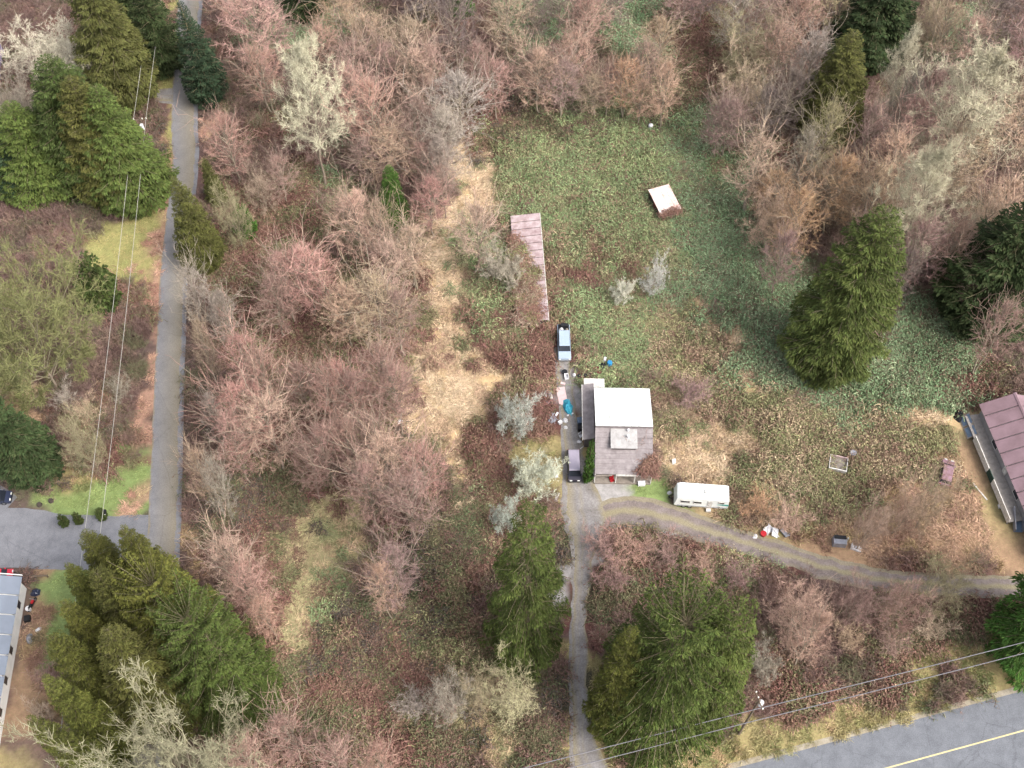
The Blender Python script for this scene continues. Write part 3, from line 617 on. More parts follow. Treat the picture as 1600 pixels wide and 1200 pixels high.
for kind, *a in [('round', 1190, 25, 200, 130, 'olive'), ('round', 1175, 80, 240, 110, 'tan'), ('alder', 1150, 150, 260, 80, 'mauve'), ('alder', 1210, 130, 260, 80, 'dark'), ('alder', 1195, 210, 350, 100, 'tan'), ('alder', 1220, 260, 370, 80, 'orange'), ('round', 1225, 290, 480, 120, 'ptan'), ('alder', 1265, 285, 480, 90, 'orange'),
                 ('alder', 1270, -20, 140, 100, 'pink'), ('alder', 1235, 20, 150, 80, 'ptan'), ('alder', 1285, 30, 180, 70, 'grey'), ('alder', 1310, 150, 310, 80, 'olive'), ('alder', 1335, 230, 380, 90, 'orange'), ('alder', 1300, 240, 370, 70, 'tan'), ('round', 1345, 250, 420, 110, 'tan'), ('alder', 1410, 195, 400, 100, 'ptan'), ('alder', 1450, 140, 390, 110, 'pink'), ('alder', 1480, 100, 330, 90, 'mauve'),
                 ('alder', 1395, 250, 430, 90, 'tan'), ('round', 1430, 280, 460, 110, 'ptan'), ('cottonwood', 1475, 230, 460, 130, 'cream'), ('cottonwood', 1560, 80, 330, 170, 'cream'), ('alder', 1530, 190, 420, 110, 'tan'), ('alder', 1500, 210, 420, 100, 'tan'), ('alder', 1535, 20, 150, 90, 'ptan'), ('alder', 1580, -10, 140, 110, 'dark'), ('alder', 1500, -10, 130, 80, 'tan'), ('round', 1470, -20, 100, 90, 'olive'),
                 ('cottonwood', 1435, 45, 210, 60, 'cream'), ('alder', 1440, 100, 250, 70, 'grey'), ('alder', 1350, 330, 450, 60, 'mauve'), ('alder', 1470, 330, 480, 90, 'mauve'), ('alder', 1430, 380, 500, 60, 'dark'), ('alder', 1590, 270, 420, 110, 'ptan'), ('alder', 1620, 120, 320, 110, 'tan'), ('alder', 1600, 460, 600, 80, 'mauve'), ('alder', 1570, 300, 440, 90, 'tan'), ('alder', 1200, -60, 90, 80, 'mauve'), ('alder', 1160, -30, 110, 80, 'grey'), ('alder', 1320, -40, 90, 80, 'olive'),
                 ('alder', 1270, 190, 320, 60, 'grey'), ('alder', 1380, 150, 330, 70, 'mauve'), ('alder', 1240, 350, 470, 70, 'mauve'), ('alder', 1520, 330, 470, 80, 'pink'), ('alder', 1380, 340, 450, 60, 'dark'), ('alder', 1650, -20, 200, 120, 'mauve'), ('alder', 1255, 100, 230, 70, 'dark'), ('alder', 1550, 400, 500, 60, 'mauve')]:
    ht = a[2]-a[1]; size = 'tall ' if ht > 180 else ('small ' if ht < 125 else '')
    where = 'in the wood behind the tall olive cedar' if a[1] < 60 else ('on the edge of the wood along the bramble field' if a[0] < 1300 else ('in the wood near the large dark fir' if a[0] > 1480 else 'in the wood between olive cedar and big conical cedar'))
    form = {'alder': ' alder ', 'round': ' round-crowned tree ', 'cottonwood': ' thick-limbed tree '}[kind]
    tree(kind, *a, size+'bare '+{'tan': 'tan', 'ptan': 'buff-pink', 'orange': 'orange-brown', 'mauve': 'mauve-brown', 'dark': 'dark brown', 'olive': 'olive', 'pink': 'pink-brown', 'cream': 'cream', 'grey': 'grey'}[a[4]]+form+where, G_E)
# trees along the lane's right verge
for a in [(290, 400, 560, 66, 'grey'), (318, 440, 560, 60, 'grey'), (300, 590, 720, 46, 'grey'), (285, 690, 830, 60, 'tan'), (312, 720, 840, 50, 'grey'), (296, 500, 620, 40, 'tan')]:
    tree('alder', *a, {'grey': 'thin bare grey tree leaning over the right edge of the lane', 'tan': 'thin bare tan tree at the right edge of the lane'}[a[4]], 'thin trees along the right edge of the lane', lean=.12)
tree('cottonwood', 462, 62, 310, 120, 'cream', 'tall pale cream bare cottonwood rising above the red thicket', var=0)
tree('round', 345, 280, 400, 70, 'olive', 'bare olive-grey tree beside the small cedar on the lane')
tree('round', 395, 255, 340, 70, 'tan', 'bare tan bush-like tree right of the lane cedar')
tree('cottonwood', 690, 210, 320, 70, 'grey', 'pale grey limbed tree at the head of the straw strip', var=1)
# mossy and pale maples, lichen trees
tree('maple', -60, 375, 660, 270, 'moss', 'huge bare maple with yellow-green mossy limbs left of lane', var=0)
tree('maple', -150, 450, 680, 150, 'moss', 'second mossy maple at the lot edge behind the huge mossy maple', var=1)
tree('maple', 170, 1130, 1340, 250, 'dull', 'large pale bare maple in front of the lower cedars', var=1)
tree('maple', 55, 20, 170, 160, 'cream', 'cream-limbed bare maple among the upper cedars', var=0)
tree('maple', -20, 80, 230, 110, 'grey', 'grey bare maple beside the mauve-walled house', var=1)
tree('round', 95, 645, 770, 80, 'olive', 'small bare olive tree at the edge of the lawn')
tree('lichen', 800, 612, 720, 86, 'lichen', 'pale lichen-covered fruit tree beside the junk pile', var=0)
tree('lichen', 838, 705, 850, 86, 'lichen', 'pale lichen-covered fruit tree beside the dark parked car', var=1)
tree('lichen', 786, 775, 860, 60, 'lichen', 'small lichen-covered tree behind the centre cedar', var=0)
tree('lichen', 785, 375, 470, 70, 'grey', 'grey lichened tree overhanging the long low shed', var=1)
tree('lichen', 1030, 395, 520, 46, 'white', 'whitish dead tree standing in the bramble field', var=0)
tree('lichen', 975, 430, 480, 40, 'white', 'low whitish dead tree fallen in the bramble field', var=1)
tree('round', 800, 1045, 1200, 110, 'straw', 'straw-coloured bare tree below the centre cedar')
tree('round', 690, 1060, 1200, 84, 'grey', 'grey bare tree in the red brambles left of the straw-coloured tree')
tree('shrub', 640, 1085, 1160, 60, 'grey', 'small grey bare shrub in the red brambles')
tree('round', 745, 1045, 1200, 70, 'olive', 'olive-tan bare tree between grey and straw-coloured trees')
for a in [(430, 1125, 1270, 100, 'pink'), (515, 1150, 1280, 90, 'pink'), (360, 1150, 1280, 90, 'pink'), (580, 1165, 1290, 80, 'pink')]:
    tree('alder', *a, 'pale pink bare alder below the red brambles', 'pink alders below the red brambles')
# lower right scrub
for kind, *a in [('round', 1270, 915, 1075, 120, 'ptan'), ('alder', 1300, 950, 1080, 70, 'ptan'), ('round', 1375, 900, 1010, 90, 'mauve'), ('round', 1440, 905, 1030, 90, 'mauve'), ('shrub', 1340, 980, 1060, 60, 'tan'), ('shrub', 1410, 990, 1060, 60, 'mauve'), ('shrub', 1470, 960, 1050, 70, 'tan'), ('shrub', 1330, 930, 990, 60, 'mauve')]:
    tree(kind, *a, {'ptan': 'buff-pink bare tree in scrub between dirt track and highway', 'mauve': 'mauve bare tree or shrub in scrub between dirt track and highway', 'tan': 'tan bare shrub in scrub between dirt track and highway'}[a[4]], 'bare scrub between dirt track and highway')
tree('lichen', 1210, 1010, 1100, 60, 'grey', 'grey lichened shrub right of the big lower cedars', var=1)
tree('round', 1510, 870, 1010, 110, 'olive', 'olive-grey bare tree beside the edge fir by the highway')
for kind, *a in [('round', 1390, 775, 870, 70, 'ptan'), ('round', 1450, 750, 870, 70, 'ptan'), ('shrub', 1240, 790, 850, 70, 'ptan'), ('round', 1490, 740, 880, 80, 'tan'), ('shrub', 1190, 770, 840, 60, 'orange')]:
    tree(kind, *a, {'ptan': 'buff bare bush on the tan ground above the dirt track', 'orange': 'orange-tan bare bush on the tan ground above the dirt track', 'tan': 'pale tan bare tree beside the rusted car'}[a[4]], 'bushes on the tan ground above the dirt track')
for kind, *a in [('shrub', 940, 830, 900, 70, 'mauve'), ('shrub', 985, 838, 910, 80, 'pink'), ('shrub', 1040, 845, 920, 80, 'mauve'), ('shrub', 960, 880, 940, 70, 'mauve'), ('shrub', 1100, 870, 930, 70, 'pink'), ('shrub', 1165, 880, 940, 60, 'mauve')]:
    tree(kind, *a, 'bare reddish shrub in the corner between driveway and dirt track', 'red shrubs between driveway and dirt track')
tree('shrub', 1010, 690, 765, 50, 'mauve', 'mauve bramble shrub overgrowing the right corner of the old house')
tree('shrub', 1085, 590, 660, 70, 'mauve', 'brownish bare shrub mound right of the white roof')
tree('shrub', 90, 600, 650, 50, 'grey', 'small grey bare shrub beneath the mossy maple')
tree('shrub', 175, 590, 650, 40, 'grey', 'small grey bare sapling on the litter bank left of lane')
tree('shrub', 120, 620, 670, 50, 'tan', 'small tan bare shrub on the litter bank left of lane')
tree('shrub', 70, 1040, 1110, 60, 'mauve', 'mauve-brown bare shrub beside the long white-walled house')
tree('shrub', 45, 1100, 1170, 50, 'tan', 'tan bare shrub beside the long white-walled house')
# ---- evergreens
cedars = [
 ('cedar', 118, -55, 205, 140, 'cedar', 'tall olive cedar at the back of the upper cedar group'), ('cedar', 62, 95, 335, 155, 'cedard', 'broad cedar in the middle of the upper cedar group'),
 ('cedar', 150, 138, 355, 140, 'cedarb', 'bright green cedar of the upper group nearest the lane'), ('cedar', 5, 165, 345, 140, 'cedarb', 'green cedar at the outer side of the upper cedar group'), ('cedar', 110, 130, 350, 120, 'cedar', 'olive cedar filling the gap inside the upper cedar group'), ('fir', 62, 108, 280, 80, 'firb', 'blue-green fir half hidden between the upper cedars'),
 ('fir', -10, 190, 330, 100, 'firb', 'dark blue-green fir beside the upper cedar group'), ('fir', 200, -75, 140, 90, 'fir', 'dark fir behind the upper cedars near the lane'), ('fir', 150, -90, 60, 80, 'fir', 'dark fir at the far back of the upper cedars'),
 ('fir', 282, 5, 182, 76, 'firb', 'dark green young fir standing over the right edge of lane'), ('cedar', 272, 282, 440, 78, 'cedar', 'leaning-looking olive cedar at the right edge of the lane'),
 ('bush', 372, 322, 378, 40, 'hedge', 'small round evergreen bush beside the lane cedar'), ('cedar', 318, 248, 330, 36, 'cedar', 'thin sparse cedar behind the lane cedar'),
 ('cedar', 604, 260, 366, 50, 'hedge', 'small bright green cedar alone among the bare alders'), ('fir', 462, -70, 45, 90, 'fir', 'dark fir behind the tall cream cottonwood'), ('cedar', 718, -45, 40, 44, 'hedge', 'small green cedar among the dark alders'),
 ('cedar', 1334, 48, 245, 120, 'cedar', 'tall olive cedar in the wood east of the field'), ('fir', 1405, -75, 140, 140, 'fir', 'big dark green fir behind the olive cedar'), ('fir', 1380, -40, 110, 70, 'fir', 'slim dark fir next to the big dark green fir'),
 ('cedar', 1388, 340, 628, 168, 'cedarb', 'big conical green cedar alone at the edge of bramble field'), ('fir', 1650, 290, 560, 190, 'fir', 'large dark fir behind the mauve-roofed house'), ('cedar', 1850, 800, 1080, 180, 'hedge', 'bright green fir beside the highway wires'),
 ('limbed', 826, 800, 1072, 150, 'cedarb', 'green cedar with pale limbs showing beside the gravel driveway'),
 ('limbed', 1074, 944, 1205, 245, 'cedarb', 'broad green cedar in the corner of driveway and highway'), ('limbed', 1160, 948, 1170, 150, 'cedarb', 'green cedar beside the highway pole, touching the broad cedar'), ('cedar', 992, 985, 1165, 96, 'cedarl', 'smaller green cedar on the driveway side of the broad cedar'),
 ('cedar', 128, 834, 965, 78, 'cedarl', 'narrow yellow-green cedar at the driveway end of the cedar row'), ('cedar', 108, 885, 1020, 84, 'cedarl', 'second yellow-green cedar along the cedar row, beside the lawn strip'),
 ('cedar', 98, 940, 1075, 88, 'cedarl', 'third cedar of the row, beside the lawn strip and pole'), ('cedar', 88, 1000, 1135, 90, 'cedarl', 'yellow-green cedar beyond the pole in the lower cedars'), ('cedar', 72, 1060, 1200, 92, 'cedarl', 'yellow-green cedar at the far end of the row, beside the pale maple'),
 ('cedar', 194, 824, 975, 92, 'cedarl', 'tall yellow-green cedar at the corner of lane and paved driveway'), ('cedar', 158, 890, 1050, 110, 'cedar', 'olive cedar just behind the corner cedar of the lane'),
 ('limbed', 218, 896, 1100, 180, 'cedarl', 'broad olive-green cedar over the end of the lane'), ('limbed', 270, 945, 1150, 180, 'cedarb', 'broad green cedar next to the lane end cedar'), ('limbed', 325, 990, 1150, 120, 'cedarb', 'bright green cedar at the red bramble side of the lower cedars'),
 ('cedar', 170, 985, 1160, 150, 'cedar', 'olive cedar behind the crown of the large pale maple'), ('cedar', 48, 1120, 1270, 90, 'cedarl', 'yellow-green cedar in front of the large pale maple'),
 ('fir', -42, 600, 775, 112, 'fir', 'dark fir beside the lawn and parking pad'), ('bush', 128, 405, 495, 70, 'cedard', 'dark green evergreen bush beside the mossy maple'),
 ('bush', 925, 690, 757, 20, 'hedge', 'narrow green shrub against the left wall of old house'),
]
for i, (k, u, vt, vb, w, c, lab) in enumerate(cedars):
    tree(k, u, vt, vb, w, c, lab, None, var={1074: 1, 218: 1, 826: 0, 1160: 0, 270: 1, 325: 0}.get(u))

# ================================================================== BUILDINGS, VEHICLES, LINES AND CLUTTER
EXBOX = []; CLIMB = []
def keep_clear(ox, oy, rz, hx, hy): EXBOX.append((ox, oy, math.cos(rz), math.sin(rz), hx, hy))
M['white_metal'] = surf('white_metal_roof', (226, 228, 226), .45, .12, .7, col2=(202, 204, 198), spec=.5)
M['shingle'] = surf('grey_shingle', (140, 132, 132), .9, .3, 1.4, col2=(116, 108, 108), bump=.4)
M['dormer'] = surf('grey_felt_roof', (168, 166, 164), .85, .2, 1.2, col2=(142, 138, 136))
M['oldwall'] = surf('weathered_board_wall', (112, 104, 102), .9, .35, 1.5)
M['whitewood'] = surf('chipped_white_paint', (214, 210, 204), .7, .3, 3.0, col2=(170, 164, 156))
M['bare_wood'] = surf('grey_bare_wood', (142, 132, 122), .9, .35, 2.5)
M['rustwood'] = surf('red_brown_wood', (104, 62, 56), .9, .4, 2.0)
M['mauve_metal'] = surf('mauve_metal_roof', (134, 110, 116), .5, .2, .5, col2=(116, 94, 98), spec=.4)
M['deck'] = surf('grey_deck', (158, 150, 144), .85, .25, 2.0)
M['greywall'] = surf('grey_siding', (146, 142, 142), .8, .2, 1.0)
M['bluegrey_roof'] = surf('blue_grey_roof', (122, 129, 141), .6, .12, .6)
M['cream_wall'] = surf('white_siding', (222, 220, 216), .7, .12, 1.0)
M['mauve_wall'] = surf('mauve_siding', (140, 124, 150), .8, .15, 1.0)
M['rusty_roof'] = surf('faded_rusted_roof', (176, 160, 160), .75, .3, .9, col2=(138, 116, 116))
M['pinkroof'] = surf('pale_roof_with_rust', (232, 216, 210), .6, .2, .8, col2=(196, 158, 146))
M['glass'] = surf('dark_window_glass', (38, 42, 50), .12, .2, 1.0, spec=.6)
M['tyre'] = surf('tyre_rubber', (34, 34, 36), .9, .2, 3.0)
M['hub'] = surf('wheel_hub_metal', (150, 150, 152), .4, .2, 3.0, metallic=.6)
M['black'] = surf('black_plastic', (30, 30, 34), .6, .3, 3.0)
M['chrome'] = surf('dull_chrome', (176, 178, 182), .3, .2, 3.0, metallic=.7)
M['lamp'] = surf('lamp_lens', (220, 220, 214), .25, .1, 4.0)
M['redlens'] = surf('red_lens', (150, 30, 28), .3, .2, 4.0)
M['dark_paint'] = surf('dark_car_paint', (46, 42, 54), .3, .2, 2.0, spec=.6)
M['lilac_roof'] = surf('lilac_grey_paint', (150, 142, 156), .35, .12, 1.5, spec=.6)
M['paleblue'] = surf('pale_blue_grey_paint', (148, 162, 176), .4, .12, 1.5, spec=.5)
M['red_paint'] = surf('red_car_paint', (190, 34, 56), .3, .15, 2.0, spec=.6)
M['navy_paint'] = surf('navy_car_paint', (44, 50, 72), .3, .2, 2.0, spec=.6)
M['rust_paint'] = surf('rusted_mauve_paint', (140, 112, 124), .7, .4, 1.6, col2=(106, 78, 74))
M['rvwhite'] = surf('white_trailer_skin', (228, 230, 226), .4, .08, 1.0, spec=.5)
M['teal'] = surf('teal_stripe_paint', (64, 150, 142), .5, .2, 2.0)
M['tealtarp'] = surf('teal_tarp', (70, 168, 186), .6, .3, 2.5, col2=(40, 120, 150))
M['bluetarp'] = surf('blue_plastic', (48, 128, 176), .5, .3, 2.5)
M['whiteplastic'] = surf('white_plastic', (222, 220, 222), .6, .25, 3.0)
M['pinkboard'] = surf('pink_board', (206, 178, 176), .8, .2, 2.0)
M['greymetal'] = surf('grey_sheet_metal', (150, 150, 158), .5, .25, 2.0, metallic=.3)
M['bluegrey'] = surf('blue_grey_plastic', (96, 112, 132), .6, .3, 2.5)
M['red'] = surf('red_plastic', (176, 36, 44), .5, .25, 3.0)
M['darkgreen'] = surf('dark_green_paint', (36, 62, 54), .7, .3, 2.0)
M['polewood'] = surf('pole_wood', (112, 98, 84), .9, .3, 2.0)
M['wire'] = surf('dull_wire', (176, 172, 164), .6, .1, 1.0)
M['darkwire'] = surf('dark_cable', (112, 110, 114), .7, .1, 1.0)
M['ceramic'] = surf('insulator_ceramic', (224, 220, 206), .3, .1, 3.0)
M['siding_dark'] = surf('shed_dark_board', (74, 66, 60), .9, .3, 1.5)

def window(parent, x, y, z, w, h, face, name='window'):
    """window in a wall; face is the outward direction '-y', '+y', '-x', '+x'"""
    ax = 'y' if face[1] == 'y' else 'x'; s = -1 if face[0] == '-' else 1
    f = B(); t = .06
    def bx(b, a0, a1, z0, z1, d0, d1):
        d0, d1 = sorted((d0*s, d1*s))
        if ax == 'y': b.box(x+a0, x+a1, y+d0, y+d1, z+z0, z+z1)
        else: b.box(x+d0, x+d1, y+a0, y+a1, z+z0, z+z1)
    bx(f, -w/2-t, w/2+t, -h/2-t, -h/2, .004, .07); bx(f, -w/2-t, w/2+t, h/2, h/2+t, .004, .07); bx(f, -w/2-t, -w/2, -h/2, h/2, .004, .065); bx(f, w/2, w/2+t, -h/2, h/2, .004, .065)
    o = f.build(name, M['whitewood'], parent)
    g = B(); bx(g, -w/2, w/2, -h/2, h/2, .003, .03); g.build('pane', M['glass'], o)
    return o
def gable_wall(b, x0, x1, y0, y1, z, zr, xr=None):
    """walls with a ridge along y"""
    xr = (x0+x1)/2 if xr is None else xr
    b.prism([(x0, -.1), (x1, -.1), (x1, z), (xr, zr), (x0, z)], y0, y1)
def roof_panels(parent, A, Bp, C, D, n, mat, thick=.06, rib=.05, name='roof_panel', gap=.006):
    """quad A B (eave) C D (ridge) cut into n panels along A-B, each with a raised seam"""
    A, Bp, C, D = map(Vector, (A, Bp, C, D)); nrm = (Bp-A).cross(D-A).normalized()
    if nrm.z < 0: nrm = -nrm
    out = []
    for i in range(n):
        f0, f1 = i/n, (i+1)/n-gap
        p = [A.lerp(Bp, f0), A.lerp(Bp, f1), D.lerp(C, f1), D.lerp(C, f0)]
        b = B(); dz = nrm*random.Random(i*7+n).uniform(0, .012)
        b.hexa([q+dz for q in p]+[q+nrm*thick+dz for q in p])
        e = (Bp-A).normalized()*.05
        b.hexa([p[0]+nrm*thick, p[0]+e+nrm*thick, p[3]+e+nrm*thick, p[3]+nrm*thick]+[p[0]+nrm*(thick+rib), p[0]+e+nrm*(thick+rib), p[3]+e+nrm*(thick+rib), p[3]+nrm*(thick+rib)])
        out.append(b.build(name, mat, parent))
    return out

# ---- the old house
hx, hy, hrz = 15.6, 79.0, math.radians(-1.2)
h = thing('old_house', 'old grey house with white metal rear roof and shingled front slope', 'house', (hx, hy, 0), hrz)
keep_clear(hx-.4, hy+.5, hrz, 4.9, 7.4)
w = B(); w.prism([(6.2, -.1), (6.2, 4.25), (-.3, 5.35), (-4.6, 2.75), (-4.6, -.1)], -3.8, 3.8)     # profile runs along y of a turned part
wo = w.build('wall', M['oldwall'], h, (0, 0, 0), (0, 0, math.pi/2))
roof_panels(h, (-4.0, 6.6, 4.45), (4.0, 6.6, 4.45), (4.0, -.55, 5.95), (-4.0, -.55, 5.95), 8, M['white_metal'], name='white_roof_panel')
b = B(); b.box(-3.95, 3.95, -.5, -.36, 5.2, 5.93); b.build('ridge_fascia', M['shingle'], h)
for i in range(9):      # shingle courses, each lapping the one below
    f0, f1 = i/9, (i+1)/9+.012
    y0, z0 = -6.35+f0*5.9, 2.62+f0*2.72; y1, z1 = -6.35+f1*5.9, 2.62+f1*2.72
    xl = -4.02 if i else -4.0
    b = B(); b.hexa([(-4.0, y0, z0), (4.0, y0, z0), (4.0, y1, z1-.02), (-4.0, y1, z1-.02), (-4.0, y0, z0+.10), (4.0, y0, z0+.10), (4.0, y1, z1+.03), (-4.0, y1, z1+.03)])
    b.build('shingle_course', M['shingle'], h)
b = B(); b.box(-1.7, 1.6, -3.25, -.6, 3.8, 4.98); d = b.build('dormer', M['oldwall'], h)
b = B(); b.hexa([(-1.9, -3.5, 4.86), (1.8, -3.5, 4.86), (1.8, -.62, 5.26), (-1.9, -.62, 5.26), (-1.9, -3.5, 4.98), (1.8, -3.5, 4.98), (1.8, -.62, 5.38), (-1.9, -.62, 5.38)]); b.build('dormer_roof', M['dormer'], d)
for px, py in ((.55, -.95), (.5, -1.9)):
    b = B(); b.cyl((px, py, 5.1), (px, py, 5.75), .13); b.cyl((px, py, 5.75), (px, py, 5.85), .2, .12); b.build('vent_pipe', M['whiteplastic'], d)
b = B(); b.hexa([(-5.55, -.9, 2.5), (-3.95, -.9, 3.0), (-3.95, 8.3, 3.0), (-5.55, 8.3, 2.5), (-5.55, -.9, 2.6), (-3.95, -.9, 3.1), (-3.95, 8.3, 3.1), (-5.55, 8.3, 2.6)]); lt = b.build('side_lean_to_roof', M['shingle'], h)
b = B(); b.box(-5.66, -5.56, -.9, 8.3, 2.38, 2.66); b.build('fascia', M['whitewood'], lt)
b = B(); b.box(-5.3, -3.81, -.6, 8.0, -.1, 2.48); b.build('side_lean_to_wall', M['oldwall'], h)
b = B(); b.hexa([(-5.3, 8.0, 2.35), (-2.3, 8.0, 2.35), (-2.3, 9.6, 2.2), (-5.3, 9.6, 2.2), (-5.3, 8.0, 2.45), (-2.3, 8.0, 2.45), (-2.3, 9.6, 2.3), (-5.3, 9.6, 2.3)]); b.build('rear_porch_roof', M['whitewood'], h)
for px in (-5.1, -2.5):
    b = B(); b.box(px-.07, px+.07, 9.3, 9.44, -.1, 2.22); b.build('rear_post', M['bare_wood'], h)
b = B(); b.box(-1.1, 4.05, -6.55, -6.42, 2.5, 2.76); b.build('porch_fascia', M['whitewood'], h)
b = B(); b.hexa([(-3.9, -6.62, 2.35), (-1.6, -6.55, 2.5), (-1.6, -6.42, 2.5), (-3.9, -6.49, 2.35), (-3.9, -6.62, 2.58), (-1.6, -6.55, 2.7), (-1.6, -6.42, 2.7), (-3.9, -6.49, 2.58)]); b.build('sagging_fascia', M['bare_wood'], h)
for px in (-3.95, -1.0, 1.6, 3.9):
    b = B(); b.box(px-.07, px+.07, -6.4, -6.26, -.1, 2.6); b.build('porch_post', M['whitewood'], h)
b = B(); b.box(-3.9, 3.9, -6.5, -4.66, -.1, .3); b.build('porch_floor', M['bare_wood'], h)
b = B(); b.box(-.45, .45, -4.68, -4.62, .31, 2.3); dr = b.build('door', M['rustwood'], h); b = B(); b.cyl((.35, -4.7, 1.25), (.35, -4.76, 1.25), .035); b.build('handle', M['chrome'], dr)
window(h, -2.2, -4.6, 1.5, 1.3, 1.1, '-y'); window(h, 2.3, -4.6, 1.5, 1.3, 1.1, '-y'); window(h, 3.8, 1.5, 1.7, 1.2, 1.1, '+x'); window(h, 3.8, 4.2, 1.7, 1.2, 1.1, '+x'); window(h, -1.5, 6.2, 1.8, 1.2, 1.1, '+y')

# ---- mauve-roofed house by the wood
mrz = math.atan2(67.72-83.8, 69.19-66.98)+math.pi/2; mo = Vector((66.98, 83.8, 0))
m = thing('mauve_roofed_house', 'long house with mauve metal roof and grey side deck', 'house', mo, mrz)       # local -y runs along the eave
keep_clear(mo.x+2.5*math.cos(mrz)+12*math.sin(mrz), mo.y-12*math.cos(mrz)+2.5*math.sin(mrz), mrz, 7.0, 13.3)
w = B(); gable_wall(w, .5, 8.7, -24, -.5, 2.9, 4.75); w.build('wall', M['greywall'], m)
roof_panels(m, (0, 0, 2.95), (0, -24.6, 2.95), (4.6, -24.6, 5.0), (4.6, 0, 5.0), 12, M['mauve_metal'], thick=.05)
roof_panels(m, (9.2, -24.6, 2.95), (9.2, 0, 2.95), (4.6, 0, 5.0), (4.6, -24.6, 5.0), 12, M['mauve_metal'], thick=.05)
b = B(); b.prism([(4.35, 4.97), (4.6, 5.08), (4.85, 4.97), (4.85, 5.03), (4.6, 5.15), (4.35, 5.03)], -24.7, .1); b.build('ridge_cap', M['mauve_metal'], m)
b = B(); b.box(-1.55, .48, -17.5, -.4, .75, .9); dk = b.build('deck', M['deck'], m)
for k in range(17):
    b = B(); b.box(-1.56, .47, -17.45+k*1.0, -16.5+k*1.0, .905, .945); b.build('deck_board', M['deck'], dk)
for k in range(7):
    b = B(); b.box(-1.5, -1.36, -17.4+k*2.75, -17.26+k*2.75, -.1, .8); b.build('deck_post', M['bare_wood'], dk)
for i, (a0, a1, mt) in enumerate(((-9.5, -4.3, 'whitewood'), (-11.2, -9.6, 'darkgreen'), (-17.4, -11.3, 'whitewood'))):
    b = B(); b.box(-1.66, -1.56, a0, a1, .5, 1.75); b.build('railing_panel', M[mt], dk)
window(m, .5, -6, 1.9, 1.4, 1.1, '-x'); window(m, .5, -14, 1.9, 1.4, 1.1, '-x'); window(m, 4.0, -.5, 1.8, 1.2, 1.1, '+y'); window(m, .5, -20.5, 1.9, 1.2, 1.1, '-x')
b = B(); b.box(.42, .49, -10.6, -9.7, .95, 2.85); dr = b.build('door', M['whitewood'], m); b = B(); b.cyl((.41, -9.85, 1.9), (.35, -9.85, 1.9), .04); b.build('handle', M['chrome'], dr)
q = P(1587, 812); rp = thing('access_ramp', 'grey metal ramp with side rails at the end of the deck', 'ramp', q, mrz+math.radians(-12)); rp.location.z = 0
b = B(); b.hexa([(-.55, -1.9, .0), (.55, -1.9, .0), (.55, 1.2, .75), (-.55, 1.2, .75), (-.55, -1.9, .08), (.55, -1.9, .08), (.55, 1.2, .85), (-.55, 1.2, .85)]); b.build('ramp_deck', M['bluegrey'], rp)
for sx in (-.58, .58):
    b = B(); b.hexa([(sx-.05, -1.9, .0), (sx+.05, -1.9, .0), (sx+.05, 1.2, .75), (sx-.05, 1.2, .75), (sx-.05, -1.9, .9), (sx+.05, -1.9, .9), (sx+.05, 1.2, 1.75), (sx-.05, 1.2, 1.75)]); b.build('side_rail', M['greymetal'], rp)
keep_clear(q.x, q.y, mrz, 1.0, 2.2)
q = P(1512, 668); t = thing('lean_frame', 'blue-grey framed glazed panels leaning by the mauve-roofed house', 'frame', (q.x, q.y, 0), mrz)
keep_clear(q.x, q.y, mrz, 1.2, 2.6)
for k in range(2):
    b = B(); b.hexa([(-.75, -1.9+k*1.9, 0), (.55, -1.9+k*1.9, 1.1), (.55, -.1+k*1.9, 1.1), (-.75, -.1+k*1.9, 0), (-.8, -1.9+k*1.9, .08), (.5, -1.9+k*1.9, 1.18), (.5, -.1+k*1.9, 1.18), (-.8, -.1+k*1.9, .08)]); f = b.build('panel_frame', M['bare_wood'], t)
    b = B(); b.hexa([(-.62, -1.72+k*1.9, .2), (.42, -1.72+k*1.9, 1.08), (.42, -.28+k*1.9, 1.08), (-.62, -.28+k*1.9, .2), (-.67, -1.72+k*1.9, .26), (.37, -1.72+k*1.9, 1.15), (.37, -.28+k*1.9, 1.15), (-.67, -.28+k*1.9, .26)]); b.build('glazing', M['bluegrey'], f)
b = B(); b.heap(.8, 1.3, .9, 3); tag(b.build('black_rubbish_heap', M['black'], None, P(1497, 648)), 'heap of black rubbish beside the leaning glazed panels', 'rubbish')
b = B(); b.box(-.09, .09, -1.5, 1.5, 0, .07); tag(b.build('white_plank', M['whitewood'], None, P(1531, 768, .02), (0, 0, math.radians(28))), 'white plank lying in the grass beside the grey deck', 'plank')
b = B(); b.box(-.35, .35, -.3, .3, 0, .6, .03, .03, .04); tag(b.build('white_bucket_box', M['whiteplastic'], None, P(1563, 792)), 'small white box at the foot of the deck', 'box')

